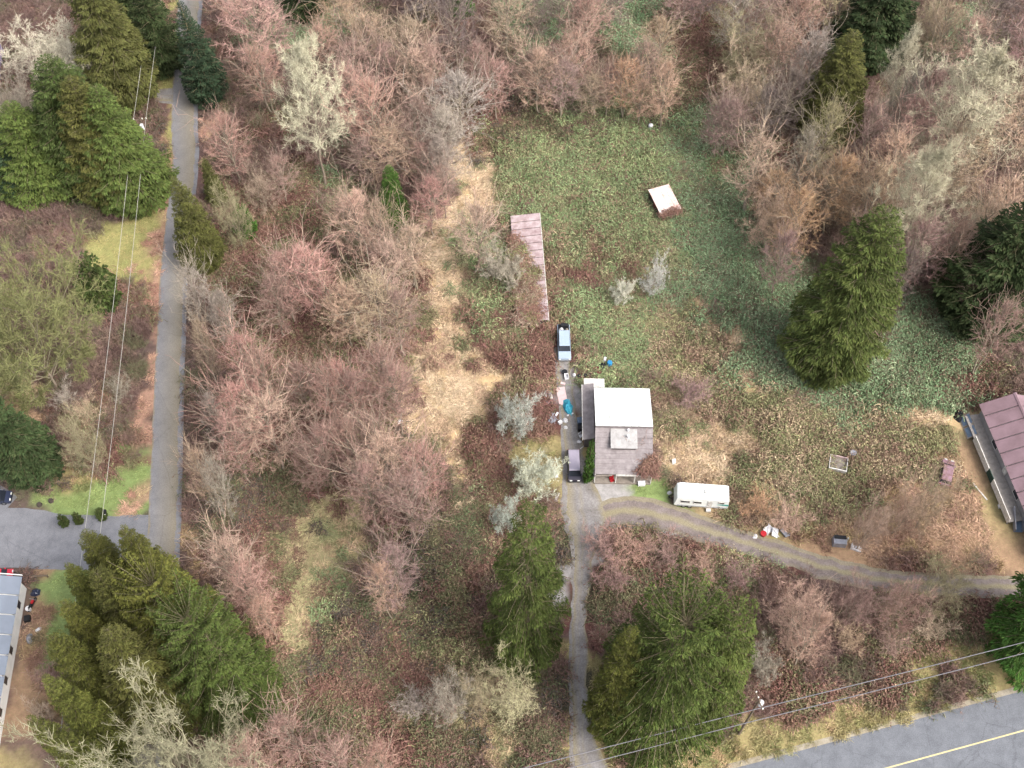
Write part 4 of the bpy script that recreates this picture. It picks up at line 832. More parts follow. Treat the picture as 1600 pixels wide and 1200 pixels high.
# ---- long white house at the lane
lo = Vector((-64.1, 57.6, 0)); lrz = math.atan2(42.5-56.9, -63.08+64.1)+math.pi/2
g = thing('white_walled_house', 'long low house with blue-grey roof and white wall with dark windows', 'house', lo, lrz)
keep_clear(lo.x-4*math.cos(lrz)+13*math.sin(lrz), lo.y-13*math.cos(lrz), lrz, 4.3, 13.6)
w = B(); gable_wall(w, -8.4, -.35, -26, -.6, 2.9, 4.3); w.build('wall', M['cream_wall'], g)
roof_panels(g, (0, -26.6, 2.85), (0, 0, 2.85), (-4.4, 0, 4.55), (-4.4, -26.6, 4.55), 10, M['bluegrey_roof'], thick=.08, rib=.015)
roof_panels(g, (-8.8, 0, 2.85), (-8.8, -26.6, 2.85), (-4.4, -26.6, 4.55), (-4.4, 0, 4.55), 10, M['bluegrey_roof'], thick=.08, rib=.015)
b = B(); b.hexa([(.02, .02, 2.8), (.02, .12, 2.8), (-4.4, .12, 4.5), (-4.4, .02, 4.5), (.02, .02, 3.0), (.02, .12, 3.0), (-4.4, .12, 4.7), (-4.4, .02, 4.7)]); b.build('barge_board', M['cream_wall'], g)
for yy in (-3.5, -9.6, -13.5, -17.5, -21.5): window(g, -.35, yy, 1.6, 1.0, 1.1, '+x')
# ---- mauve-walled house in the far corner
co = P(-38, 118); cz = math.radians(8)
c = thing('mauve_walled_house', 'mauve-walled house behind the grey maple and upper cedars', 'house', (co.x, co.y, 0), cz); keep_clear(co.x, co.y, cz, 5.6, 6.4)
w = B(); gable_wall(w, -4.5, 4.5, -5.5, 5.5, 4.2, 6.2); w.build('wall', M['mauve_wall'], c)
roof_panels(c, (5.0, -6, 4.05), (5.0, 6, 4.05), (0, 6, 6.35), (0, -6, 6.35), 6, M['shingle'], rib=.015); roof_panels(c, (-5.0, 6, 4.05), (-5.0, -6, 4.05), (0, -6, 6.35), (0, 6, 6.35), 6, M['shingle'], rib=.015)
window(c, 4.5, -2, 2.4, 1.2, 1.2, '+x'); window(c, 4.5, 2, 2.4, 1.2, 1.2, '+x'); window(c, -2, -5.5, 2.4, 1.2, 1.2, '-y'); window(c, 2, -5.5, 2.4, 1.2, 1.2, '-y')

# ---- long low shed, overgrown
so = Vector((5.0, 110.1, 0)); srz = math.atan2(99.42-120.7, 5.53-4.45)+math.pi/2
s = thing('long_shed', 'long low shed with faded mauve roof half buried in bramble', 'shed', so, srz); keep_clear(so.x-2.2, so.y, srz, 2.1, 10.8)
w = B(); w.prism([(-4.4, -.1), (-.2, -.1), (-.2, 1.75), (-4.4, 1.35)], -10.4, 10.4); w.build('wall', M['siding_dark'], s)
roof_panels(s, (-4.7, 10.7, 1.42), (-4.7, -10.7, 1.42), (0, -10.7, 1.9), (0, 10.7, 1.9), 14, M['rusty_roof'], thick=.05, rib=.03)
b = B(); b.box(.02, .1, -10.7, 10.7, 1.75, 1.99); b.build('edge_board', M['whitewood'], s)
rg = np.random.default_rng(4); n = 230
lx = rg.uniform(-5.2, -.3, n); ly = rg.uniform(-10.6, 8.0, n); keepm = lx < np.minimum(-4.9+(9.5-ly)*.30, -1.5)+rg.normal(size=n)*.35; lx, ly = lx[keepm], ly[keepm]
wx = so.x+lx*math.cos(srz)-ly*math.sin(srz); wy = so.y+lx*math.sin(srz)+ly*math.cos(srz); wz = np.where(lx > -4.7, 1.9+lx*.1-.1, 0)
pc = np.array([lin(q)[:3] for q in ((150, 116, 100), (126, 92, 84), (150, 142, 112), (124, 128, 84), (164, 146, 126))])
CLIMB.append((np.stack([wx, wy, wz], 1), np.stack([rg.uniform(.6, 1.0, len(lx))]*2+[rg.uniform(.4, .8, len(lx))], 1), pc[rg.integers(0, 5, len(lx))]))
# bramble on the old house's front corner
n = 60; lx = rg.uniform(1.6, 4.3, n); ly = rg.uniform(-6.4, -3.6, n); k_ = (lx-1.6)/2.7+(-3.6-ly)/2.8 > .95; lx, ly = lx[k_], ly[k_]
CLIMB.append((np.stack([hx+lx, hy+ly, 2.62+(ly+6.35)*.46], 1), np.stack([rg.uniform(.5, .8, len(lx))]*2+[rg.uniform(.4, .7, len(lx))], 1), pc[rg.integers(0, 2, len(lx))]))

# ---- small pale-roofed shed in the bramble field
qa, qb = P(1020, 318, 1.9), P(1056, 308, 1.9); dz = math.atan2((qb-qa).y, (qb-qa).x); qc = (qa+qb)/2
t = thing('field_shed', 'small shed with pale rust-streaked roof standing in the green brambles', 'shed', (qc.x, qc.y, 0), dz); keep_clear(qc.x, qc.y, dz, 1.9, 2.6)
w = B(); w.prism([(-2.3, -.1), (2.3, -.1), (2.3, 2.4), (-2.3, 1.95)], -1.65, 1.65); w.build('wall', M['siding_dark'], t, (0, 0, 0), (0, 0, math.pi/2))
roof_panels(t, (-1.85, -2.6, 1.95), (1.85, -2.6, 1.95), (1.85, 2.5, 2.46), (-1.85, 2.5, 2.46), 4, M['pinkroof'], rib=.03)
b = B(); b.box(-1.72, -1.66, -.5, .4, .0, 1.75); b.build('door', M['rustwood'], t)
n = 22; lx = rg.uniform(-1.7, 1.7, n); ly = rg.uniform(-3.0, -2.0, n)
CLIMB.append((np.stack([qc.x+lx*math.cos(dz)-ly*math.sin(dz), qc.y+lx*math.sin(dz)+ly*math.cos(dz), 1.75+0*lx], 1), np.stack([rg.uniform(.4, .6, n)]*2+[rg.uniform(.3, .6, n)], 1), pc[rg.integers(0, 2, n)]))

# ---- vehicles
def wheels(root, L, W, r, xs):
    for x in xs:
        for sy in (-1, 1):
            y = sy*(W/2-.12)
            b = B(); b.cyl((x, y-.11, r), (x, y+.11, r), r, r, 14); wv = b.build('wheel', M['tyre'], root)
            b = B(); b.cyl((x, y+sy*.10, r), (x, y+sy*.125, r), r*.58, r*.5, 10); b.build('rim', M['hub'], wv)
def car(name, label, cat, u, v, u2, v2, L, W, H, paint, roof, hood=1.15, tail=.45, glass=True):
    """u v the middle, u2 v2 a point ahead of it"""
    p = P(u, v); rz = heading(u, v, u2, v2)
    t = thing(name, label, cat, p, rz); keep_clear(p.x, p.y, rz, L/2+.3, W/2+.3)
    belt = H*.56
    b = B(); b.prism([(-L/2, .35), (L/2-.05, .35), (L/2, .62), (L/2-.12, belt-.08), (L/2-hood, belt+.03), (-L/2+tail*.4, belt+.03), (-L/2, belt-.1)], -W/2, W/2, .06, .05); b.build('body', M[paint], t, smooth=False)
    x0, x1 = -L/2+tail*.55, L/2-hood-.02
    b = B(); b.prism([(x0, belt), (x1+.45, belt), (x1-.15, H-.07), (x0+.25, H-.07)], -W/2+.06, W/2-.06, .18, .02); b.build('windows', M['glass'], t)
    b = B(); b.prism([(x0+.2, H-.09), (x1-.1, H-.09), (x1-.3, H), (x0+.4, H)], -W/2+.17, W/2-.17, .06, .02); b.build('roof', M[roof], t)
    for sy in (-1, 1):
        b = B(); b.box(L/2-.1, L/2+.015, sy*(W/2-.42)-.18, sy*(W/2-.42)+.18, .62, .78); b.build('headlight', M['lamp'], t)
        b = B(); b.box(-L/2-.015, -L/2+.06, sy*(W/2-.2)-.1, sy*(W/2-.2)+.1, .68, .92); b.build('taillight', M['redlens'], t)
        b = B(); b.box(x1+.1, x1+.25, sy*(W/2+.02)-.09, sy*(W/2+.02)+.09, belt+.02, belt+.18); b.build('mirror', M[paint], t)
    b = B(); b.box(L/2-.04, L/2+.05, -W/2+.1, W/2-.1, .36, .52); b.build('bumper', M['black'], t)
    wheels(t, L, W, .36, (-L/2+.95, L/2-.95))
    return t
sv_ = car('parked_car', 'dark car with lilac-grey roof parked on the gravel by the old house', 'car', 896.5, 731, 898, 760, 4.9, 1.9, 1.75, 'dark_paint', 'lilac_roof', 1.0, .4)
car('parked_car', 'red car beside the gable of the long white-walled house', 'car', -4, 905, 60, 896, 4.5, 1.85, 1.5, 'red_paint', 'red_paint')
car('parked_car', 'dark blue car on the pad beside the dark fir', 'car', -5, 781, 40, 778, 4.4, 1.8, 1.55, 'navy_paint', 'navy_paint')
wr = car('wrecked_car', 'rusted mauve-grey wrecked car sunk in the tan brush', 'car', 1477, 742, 1482, 715, 4.3, 1.75, 1.4, 'rust_paint', 'rust_paint')
p = P(881, 540); rz = heading(880, 510, 882, 560)
t = thing('pickup_truck', 'pale blue-grey pickup with canopy and junk-filled open tail', 'truck', p, rz); keep_clear(p.x, p.y, rz, 3.5, 1.25)
b = B(); b.prism([(-3.1, .45), (3.0, .45), (3.1, .7), (3.05, 1.05), (1.75, 1.2), (-3.1, 1.2)], -.98, .98, .04, .05); b.build('body', M['paleblue'], t)
b = B(); b.prism([(-1.45, 1.18), (1.95, 1.18), (1.35, 1.86), (-1.4, 1.9)], -.9, .9, .16, .02); b.build('windows', M['glass'], t)
b = B(); b.prism([(-1.5, 1.86), (1.35, 1.82), (1.2, 1.95), (-1.45, 1.98)], -.8, .8, .05, .03); b.build('canopy_roof', M['paleblue'], t)
b = B(); b.prism([(1.8, 1.19), (3.0, 1.06), (2.95, 1.12), (1.85, 1.25)], -.88, .88, 0, .015); b.build('hood', M['paleblue'], t)
b = B(); b.box(-3.02, -1.55, -.85, .85, 1.19, 1.26); b.build('load_bed', M['black'], t)
b = B(); b.box(3.03, 3.16, -.85, .85, .5, .72); b.build('bumper', M['chrome'], t)
for sy in (-1, 1):
    b = B(); b.box(2.98, 3.12, sy*.72-.14, sy*.72+.14, .76, .94); b.build('headlight', M['lamp'], t)
    b = B(); b.box(-3.13, -3.05, sy*.84-.08, sy*.84+.08, .75, 1.05); b.build('taillight', M['redlens'], t)
wheels(t, 6.2, 1.96, .38, (-1.95, 1.95))
ca_, sa_ = math.cos(rz), math.sin(rz)
def in_truck(x, y, z): return (p.x+x*ca_-y*sa_, p.y+x*sa_+y*ca_, z)
b = B(); b.box(-.3, .3, -.55, .55, 0, .5, .04, .04, .03); tag(b.build('black_crate', M['black'], None, in_truck(-2.7, .1, 1.25), (0, 0, rz)), 'black crate in the open tail of the pickup', 'crate')
b = B(); b.heap(.3, .35, .45, 8); tag(b.build('white_sack', M['whiteplastic'], None, in_truck(-2.1, -.35, 1.25), (0, 0, rz)), 'white sack in the open tail of the pickup', 'sack')
b = B(); b.heap(.26, .3, .35, 9); tag(b.build('pale_yellow_sack', M['bare_wood'], None, in_truck(-2.05, .45, 1.25), (0, 0, rz)), 'tan sack in the open tail of the pickup', 'sack')
# ---- travel trailer
ra, rb = P(1054, 793), P(1134, 799); rz = math.atan2((rb-ra).y, (rb-ra).x); mid = (ra+rb)/2; nn = Vector((-math.sin(rz), math.cos(rz), 0)); ctr = mid+nn*1.35
t = thing('travel_trailer', 'white travel trailer with teal stripe parked beside the dirt track', 'trailer', (ctr.x, ctr.y, 0), rz); keep_clear(ctr.x, ctr.y, rz, 4.2, 1.75)
b = B(); b.prism([(-3.75, .75), (-3.4, .5), (3.55, .5), (3.65, .8), (3.6, 2.6), (3.4, 2.8), (-3.1, 2.8), (-3.5, 2.5)], -1.25, 1.25, .03, .07); bd = b.build('body', M['rvwhite'], t)
b = B(); b.prism([(2.0, 1.55), (3.655, 1.35), (3.65, 1.75), (2.6, 1.75)], -1.262, -1.235); b.build('teal_stripe', M['teal'], t)
b = B(); b.prism([(-3.3, .7), (3.5, .7), (3.5, .82), (-3.3, .82)], -1.268, -1.24); b.build('grey_trim', M['greymetal'], t)
for x_, w_ in ((-2.3, 1.2), (-.6, 1.0), (2.6, .7)): window(t, x_, -1.24, 1.85 if x_ < 2 else 2.15, w_, .55 if x_ < 2 else .4, '-y')
b = B(); b.box(.75, 1.4, -1.275, -1.24, .6, 2.4); dr = b.build('door', M['whitewood'], t); b = B(); b.box(.82, .9, -1.31, -1.275, 1.4, 1.5); b.build('handle', M['chrome'], dr)
b = B(); b.box(.75, 1.4, -1.75, -1.28, .1, .42); b.build('step', M['whitewood'], t)
for x_ in (-.9, 1.9):
    b = B(); b.box(x_-.25, x_+.25, -.25, .25, 2.78, 2.92, .05, .05); b.build('roof_vent', M['rvwhite'], t)
b = B(); b.box(.2, .9, -.35, .35, 2.78, 3.0, .08, .08); b.build('air_conditioner', M['whitewood'], t)
wheels(t, 7, 2.5, .36, (-2.35, -1.55))
for sy in (-1, 1): pass
b = B(); b.path([(-3.4, -.6, .6), (-4.5, 0, .5)], .05); b.path([(-3.4, .6, .6), (-4.5, 0, .5)], .05); b.cyl((-4.3, 0, 0), (-4.3, 0, .6), .05); b.build('hitch', M['black'], t)
for x_ in (3.2, -3.1):
    for sy in (-1, 1):
        b = B(); b.box(x_-.12, x_+.12, sy*1.0-.12, sy*1.0+.12, -.05, .52); b.build('jack_stand', M['black'], t)

# ---- poles and wires
def pole(name, label, base, hgt, armz, rz, trans=True, group=None):
    t = thing(name, label, 'pole', base, rz, group); EXCL.append((base.x, base.y, .7))
    b = B(); b.cyl((0, 0, -.2), (0, 0, hgt), .17, .11, 10); b.build('shaft', M['polewood'], t)
    b = B(); b.box(-1.1, 1.1, -.06, .06, armz-.06, armz+.06); b.path([(-.6, 0, armz), (0, 0, armz-.6)], .025); b.path([(.6, 0, armz), (0, 0, armz-.6)], .025); a = b.build('crossarm', M['polewood'], t)
    for x in (-1.0, 0.35, 1.0):
        b = B(); b.cyl((x, 0, armz+.06), (x, 0, armz+.3), .06, .09, 8); b.build('insulator', M['ceramic'], a)
    if trans:
        b = B(); b.cyl((.0, -.42, armz-1.7), (0, -.42, armz-.75), .3, .3, 12); b.cyl((0, -.42, armz-.75), (0, -.42, armz-.62), .3, .12, 12); b.cyl((.0, -.42, armz-.62), (0, -.42, armz-.45), .05); b.build('transformer', M['whiteplastic'], t)
    return t
pz = 9.5
def base_from_top(u, v, z): q = P(u, v, z); return Vector((q.x, q.y, 0))
p1 = base_from_top(218, 184, pz); p2 = base_from_top(122, 1000, pz); p0 = p1+(p1-p2)*.9; p3 = p2+(p2-p1)*.55
lr = math.atan2((p1-p2).y, (p1-p2).x)-math.pi/2
pole('utility_pole', 'utility pole with white transformer beside the upper cedars', p1, pz, pz-.4, lr); pole('utility_pole', 'utility pole with crossarm standing in the lower cedars', p2, pz, pz-.4, lr, False)
def wire(name, label, pts, r, mat, group, sag=.9):
    out = []
    for a, b_ in zip(pts[:-1], pts[1:]):
        a, b_ = Vector(a), Vector(b_)
        for k in range(14):
            f = k/14; q = a.lerp(b_, f); q.z -= sag*4*f*(1-f); out.append(q)
    out.append(Vector(pts[-1]))
    n = 4; V = []; Q = []
    for i, q in enumerate(out):
        d = (out[min(i+1, len(out)-1)]-out[max(i-1, 0)]).normalized(); sd = Vector((-d.y, d.x, 0)).normalized(); upv = sd.cross(d)
        for k in range(n): th = k*math.pi/2; V.append(q+sd*r*math.cos(th)+upv*r*math.sin(th))
    for i in range(len(out)-1):
        for k in range(n): Q.append((i*n+k, i*n+(k+1) % n, (i+1)*n+(k+1) % n, (i+1)*n+k))
    return tag(put(name, np_mesh(name, [tuple(v) for v in V], Q, None, [M[mat]])), label, 'wire', group)
cl, sl = math.cos(lr), math.sin(lr)
for x in (-1.0, 1.0):
    wire('power_line', 'thin pale power line strung along the lane between the poles', [(q.x+x*cl, q.y+x*sl, pz-.12) for q in (p0, p1, p2, p3)], .028, 'wire', 'power lines along the lane')
qb = P(1154, 1147); qh = height_of(qb.x, qb.y, 1094)
hr = math.atan2(HW_DIR.y, HW_DIR.x)
pole('utility_pole', 'utility pole with white transformer beside the highway', qb, qh, qh-.3, hr+math.pi/2)
for nm_, off in (('near', -.55), ('far', .55)):
    z = qh-2.2
    c0 = P(985, 1167, z); c1 = P(1600, 1012, z); dd = (c1-c0).normalized(); sd = Vector((-dd.y, dd.x, 0))
    pts = [c0-dd*60+sd*off, c0+(c1-c0)*.31+sd*off, c1+dd*10+sd*off, c1+dd*70+sd*off]
    wire('overhead_cable', 'thick grey overhead cable running along the highway verge', [(q.x, q.y, z+(.0 if off < 0 else .5)) for q in pts], .05, 'darkwire', 'cables along the highway', .35)

# ---- clutter round the old house and in the field
def junk(name, label, cat, u, v, rz, build, mat, z=0.0, group=None, clear=.7):
    b = B(); build(b); q = P(u, v); EXCL.append((q.x, q.y, clear)) if clear else None
    return tag(b.build(name, M[mat], None, (q.x, q.y, z), (0, 0, rz)), label, cat, group)
junk('teal_tarp', 'crumpled teal tarp on the junk pile beside the old house', 'tarp', 887, 636, .2, lambda b: b.heap(.75, 1.5, .8, 11), 'tealtarp', clear=1.5)
junk('pink_board', 'large pale pink board lying beside the teal tarp', 'board', 878, 619, .15, lambda b: b.box(-.65, .65, -1.5, 1.5, 0, .12), 'pinkboard', clear=1.5)
junk('white_plank', 'long white plank lying in the red brambles by the junk pile', 'plank', 860, 612, .12, lambda b: b.box(-.17, .17, -1.4, 1.4, .0, .12), 'whitewood', clear=1.1)
junk('white_bag', 'white bag below the teal tarp', 'bag', 883, 657, .4, lambda b: b.heap(.45, .5, .5, 12), 'whiteplastic')
junk('white_bag', 'small white bag on the gravel below the junk pile', 'bag', 884, 668, .9, lambda b: b.heap(.3, .34, .35, 13), 'whiteplastic')
junk('white_box', 'white box lying left of the white bags', 'box', 875, 661, .6, lambda b: b.box(-.3, .3, -.25, .25, 0, .45, .02, .02, .03), 'whiteplastic')
junk('metal_heap', 'tangled pale metal scrap at the edge of the junk pile', 'scrap', 863, 655, .3, lambda b: (b.heap(.7, .6, .35, 14), b.path([(-.8, -.4, .25), (.5, .6, .6)], .06), b.path([(-.3, .7, .3), (.7, -.6, .4)], .06), b.path([(.1, -.9, .1), (.2, .8, .5)], .05)), 'greymetal', clear=1.0)
junk('yellowed_board', 'narrow yellowed board beside the teal tarp', 'board', 890, 651, -.2, lambda b: b.box(-.14, .14, -.7, .7, 0, .1), 'bare_wood')
junk('white_crate', 'small white crate on the drive below the pickup', 'crate', 885, 590, .1, lambda b: (b.box(-.3, .3, -.45, .45, 0, .06), b.box(-.3, -.25, -.45, .45, .06, .5), b.box(.25, .3, -.45, .45, .06, .5), b.box(-.25, .25, -.45, -.4, .06, .5), b.box(-.25, .25, .4, .45, .06, .5)), 'whiteplastic')
junk('black_tub', 'black tub on the drive just below the pickup', 'tub', 882, 583, 0, lambda b: (b.cyl((0, 0, 0), (0, 0, .45), .32, .42, 14)), 'black')
junk('white_jug', 'white jug in the grass by the rear porch', 'jug', 897, 588, 0, lambda b: (b.cyl((0, 0, 0), (0, 0, .5), .24, .24, 10), b.cyl((0, 0, .5), (0, 0, .7), .22, .07, 10)), 'whiteplastic')
for k, (u, v) in enumerate(((905, 589), (914, 588), (922, 588))):
    junk('black_pot', 'black pot in the row behind the rear porch', 'pot', u, v, 0, lambda b: (b.cyl((0, 0, 0), (0, 0, .4), .24, .32, 10)), 'black', group='black pots behind the rear porch')
junk('black_sheet', 'black plastic sheet heaped beside the blue barrel', 'sheet', 941, 574, .5, lambda b: b.heap(.8, .95, .9, 15), 'black', clear=1.1)
junk('blue_barrel', 'blue plastic barrel behind the old house', 'barrel', 952, 572, 0, lambda b: (b.cyl((0, 0, 0), (0, 0, .35), .36, .4, 14), b.cyl((0, 0, .35), (0, 0, .75), .4, .4, 14), b.cyl((0, 0, .75), (0, 0, 1.1), .4, .36, 14)), 'bluetarp')
junk('white_sheet', 'white sheet lying on the bramble beside the black sheet', 'sheet', 945, 563, .3, lambda b: b.heap(.45, .4, .95, 16), 'whiteplastic')
junk('red_barrow', 'red-brown barrow behind the rear porch', 'barrow', 933, 582, .4, lambda b: (b.box(-.35, .35, -.55, .55, .25, .6, -.12, -.12), b.cyl((-.06, .7, .2), (.06, .7, .2), .2, .2, 10), b.path([(-.3, -1.1, .5), (-.2, .7, .2)], .03), b.path([(.3, -1.1, .5), (.2, .7, .2)], .03), b.path([(-.25, -.4, 0), (-.25, -.4, .3)], .03), b.path([(.25, -.4, 0), (.25, -.4, .3)], .03)), 'rustwood')
junk('blue_grey_bin', 'blue-grey wheeled bin against the side lean-to', 'bin', 906, 662, .2, lambda b: (b.box(-.35, .35, -.4, .4, .08, 1.05, -.05, -.05), b.box(-.44, .44, -.5, .5, 1.06, 1.16, .05, .05), b.cyl((-.3, .36, .1), (.3, .36, .1), .1)), 'bluegrey')
junk('dark_bin', 'dark bin next to the blue-grey wheeled bin', 'bin', 906, 672, -.1, lambda b: (b.box(-.3, .3, -.32, .32, 0, .85, -.05, -.05), b.box(-.38, .38, -.4, .4, .86, .94, .04, .04)), 'black')
junk('white_chair', 'white plastic chair outside the side lean-to', 'chair', 907, 683, .6, lambda b: (b.box(-.28, .28, -.28, .28, .4, .46), b.box(-.28, .28, .24, .3, .46, .95), *[b.box(x-.03, x+.03, y-.03, y+.03, 0, .4) for x in (-.25, .25) for y in (-.25, .25)]), 'whiteplastic')
junk('grey_table', 'grey folding table beside the lean-to steps', 'table', 917, 688, .1, lambda b: (b.box(-.5, .5, -.9, .9, .68, .74), *[b.box(x-.03, x+.03, y-.03, y+.03, 0, .68) for x in (-.42, .42) for y in (-.8, .8)]), 'greymetal')
junk('pale_pipe', 'pale pipe lying at the corner of the old house', 'pipe', 914, 696, .7, lambda b: b.cyl((-.9, 0, .07), (.9, 0, .07), .07), 'whitewood')
junk('red_chair', 'red-brown chair on the broken porch of the old house', 'chair', 956, 752, .3, lambda b: (b.box(-.3, .3, -.3, .3, .42, .5), b.box(-.3, .3, .26, .34, .5, 1.05), *[b.box(x-.04, x+.04, y-.04, y+.04, 0, .42) for x in (-.25, .25) for y in (-.25, .25)]), 'red')
junk('grey_cooler', 'pale grey cooler in front of the porch', 'cooler', 1002, 757, .05, lambda b: (b.box(-.5, .5, -.3, .3, 0, .45, .02, .02, .02), b.box(-.53, .53, -.33, .33, .46, .56, .03, .03)), 'whiteplastic')
junk('white_signboard', 'small white board leaning beside the overgrown house corner', 'board', 1053, 725, .3, lambda b: b.hexa([(-.25, -.1, 0), (.25, -.1, 0), (.25, .0, 0), (-.25, .0, 0), (-.25, .25, .95), (.25, .25, .95), (.25, .33, .95), (-.25, .33, .95)]), 'whiteplastic')
junk('white_planter', 'white planter box left of the gravel beside the lichen tree', 'planter', 868, 742, .2, lambda b: (b.box(-.2, .2, -.5, .5, 0, .35, -.04, -.04)), 'whiteplastic')
junk('pale_board', 'pale board on the gravel edge beneath the lichen tree', 'board', 870, 777, -.3, lambda b: b.box(-.22, .22, -.7, .7, 0, .1), 'whitewood')
sr = random.Random(12)
for k in range(14):
    u, v = 850+sr.random()*42, 596+sr.random()*78; w_, d_, h_ = sr.uniform(.15, .45), sr.uniform(.12, .4), sr.uniform(.12, .4); mt = ['whiteplastic', 'greymetal', 'pinkboard', 'bare_wood'][k % 4]
    kind = [('scrap_box', lambda b: b.box(-w_, w_, -d_, d_, 0, h_, .03, .02)), ('scrap_bag', lambda b: b.heap(w_, d_, h_, 40+k, 9)), ('scrap_plank', lambda b: b.box(-.1, .1, -w_*2, w_*2, 0, .09))][k % 3]
    junk(kind[0], 'small pale '+kind[0].split('_')[1]+' of '+{'whiteplastic': 'white plastic', 'greymetal': 'grey metal', 'pinkboard': 'pink board', 'bare_wood': 'bare wood'}[mt]+' scattered in the junk pile', 'scrap', u, v, sr.uniform(0, 3), kind[1], mt, group='scraps in the junk pile beside the drive')
for k, (u, v, lab) in enumerate(((905, 690, 'crumpled white sheet on the gravel near the white chair'), (1046, 770, 'white bag in the lawn beside the travel trailer'), (1180, 838, 'small white scrap on the dirt track'))):
    junk('white_scrap', lab, 'scrap', u, v, .4*k, lambda b: b.heap(.4, .3, .25, 60+k), 'whiteplastic', z=.03 if k == 2 else 0)
# white-lipped box bed in the field
q = P(1308, 728); bz = heading(1296, 732, 1322, 738)
t = thing('open_trailer_bed', 'open white-rimmed trailer bed lying in the brambles', 'trailer bed', (q.x, q.y, 0), bz); EXCL.append((q.x, q.y, 1.9))
b = B(); b.box(-1.2, 1.2, -1.05, 1.05, .45, .55); b.build('floor', M['bare_wood'], t)
b = B(); b.box(-1.25, 1.25, -1.2, -1.06, .35, 1.05); b.build('front_board', M['whitewood'], t)
b = B(); b.box(-1.25, 1.25, 1.06, 1.14, .35, .95); b.build('rear_board', M['pinkboard'], t)
for sx in (-1, 1):
    b = B(); b.box(sx*1.21-.04, sx*1.21+.04, -1.05, 1.05, .36, .9); b.build('side_board', M['whitewood'], t)
    b = B(); b.cyl((sx*.95-.1, 0, .28), (sx*.95+.1, 0, .28), .28, .28, 12); b.build('wheel', M['tyre'], t)
junk('grey_drum', 'grey drum beside the white-rimmed trailer bed', 'drum', 1331, 712, 0, lambda b: (b.cyl((0, 0, 0), (0, 0, .9), .5, .5, 14), b.cyl((0, 0, .9), (0, 0, .97), .5, .42, 14)), 'greymetal')
q = P(1310, 848); t = thing('old_washer', 'grey appliance with dark open top beside the dirt track', 'appliance', (q.x, q.y, 0), -.1); EXCL.append((q.x, q.y, 1.9))
b = B(); b.box(-.9, .9, -.7, .5, 0, 1.1, .03, .03, .03); b.build('cabinet', M['greymetal'], t); b = B(); b.box(-.8, .8, .05, .52, 1.09, 1.3); b.build('control_panel', M['black'], t)
b = B(); b.box(.95, 1.1, .1, .3, 0, 1.35); b.build('white_post', M['whitewood'], t)
junk('white_basin', 'broken white basin beside the grey appliance', 'basin', 1337, 857, -.4, lambda b: (b.box(-.7, .7, -.4, .4, 0, .1), b.box(-.7, -.58, -.4, .4, .1, .55), b.box(-.58, .7, -.4, -.28, .1, .4), b.box(.2, .32, -.28, .4, .1, .6)), 'whiteplastic', clear=1.8)
for k, (u, v, lab) in enumerate(((1200, 829, 'white scrap panel at the left end of the scrap row by the track'), (1211, 833, 'bent white scrap sheet in the middle of the scrap row by the track'), (1226, 833, 'pale grey scrap sheet at the right end of the scrap row by the track'))):
    junk('scrap_sheet', lab, 'scrap', u, v, .5+k*.8, lambda b: (b.hexa([(-.7, -.4, 0), (.7, -.4, 0), (.6, .4, .1), (-.6, .4, .1), (-.7, -.4, .08), (.7, -.4, .08), (.55, .45, .55), (-.65, .45, .45)]), b.path([(-.5, -.6, .1), (.4, .6, .7)], .05)), 'whiteplastic' if k < 2 else 'greymetal', clear=1.4)
junk('red_tub', 'faded red tub beside the scrap row by the track', 'tub', 1192, 836, .2, lambda b: (b.cyl((0, 0, 0), (0, 0, .6), .34, .42, 12)), 'red')
junk('white_bag', 'white bag lying at the edge of the straw clearing', 'bag', 625, 659, .2, lambda b: b.heap(.45, .35, .5, 17), 'whiteplastic', clear=1.3)
junk('white_tank', 'small white tank at the far edge of the bramble field', 'tank', 1016, 203, 0, lambda b: (b.cyl((0, 0, 0), (0, 0, 1.2), .4, .4, 12), b.cyl((0, 0, 1.2), (0, 0, 1.4), .4, .15, 12)), 'whiteplastic', clear=1.3)
# things beside the long white-walled house
q = P(52, 946); t = thing('motorcycle', 'red and black motorcycle beside the long white-walled house', 'motorcycle', (q.x, q.y, 0), 1.3); EXCL.append((q.x, q.y, 1.4))
for x in (-.72, .72):
    b = B(); b.cyl((x, -.06, .32), (x, .06, .32), .32, .32, 16); wv = b.build('wheel', M['tyre'], t); b = B(); b.cyl((x, -.07, .32), (x, .07, .32), .17, .17, 10); b.build('rim', M['hub'], wv)
b = B(); b.box(-.4, .45, -.16, .16, .3, .62, .05, .02, .03); b.build('engine', M['black'], t); b = B(); b.box(-.05, .5, -.17, .17, .63, .92, .06, .05, .05); b.build('fuel_tank', M['red'], t)
b = B(); b.box(-.75, -.05, -.14, .14, .7, .82, .03, .03, .03); b.build('seat', M['black'], t); b = B(); b.path([(.45, -.42, 1.05), (.5, 0, 1.0), (.45, .42, 1.05)], .025); b.path([(.5, 0, 1.0), (.75, 0, .35)], .04); b.build('handlebar', M['chrome'], t)
junk('blue_tarp_heap', 'dark blue tarp heap behind the motorcycle', 'tarp', 56, 926, .3, lambda b: b.heap(.7, .6, .7, 18), 'navy_paint', clear=1.0)
junk('white_tub', 'white tub between motorcycle and house wall', 'tub', 46, 953, 0, lambda b: b.cyl((0, 0, 0), (0, 0, .6), .3, .36, 12), 'whiteplastic')
junk('black_box', 'black box below the motorcycle', 'box', 44, 968, .2, lambda b: b.box(-.4, .4, -.4, .4, 0, .6, .02, .02, .03), 'black')
junk('grey_sack', 'pale grey sack beside the long white-walled house', 'sack', 46, 998, .2, lambda b: b.heap(.5, .8, .6, 19), 'greymetal', clear=1.0)
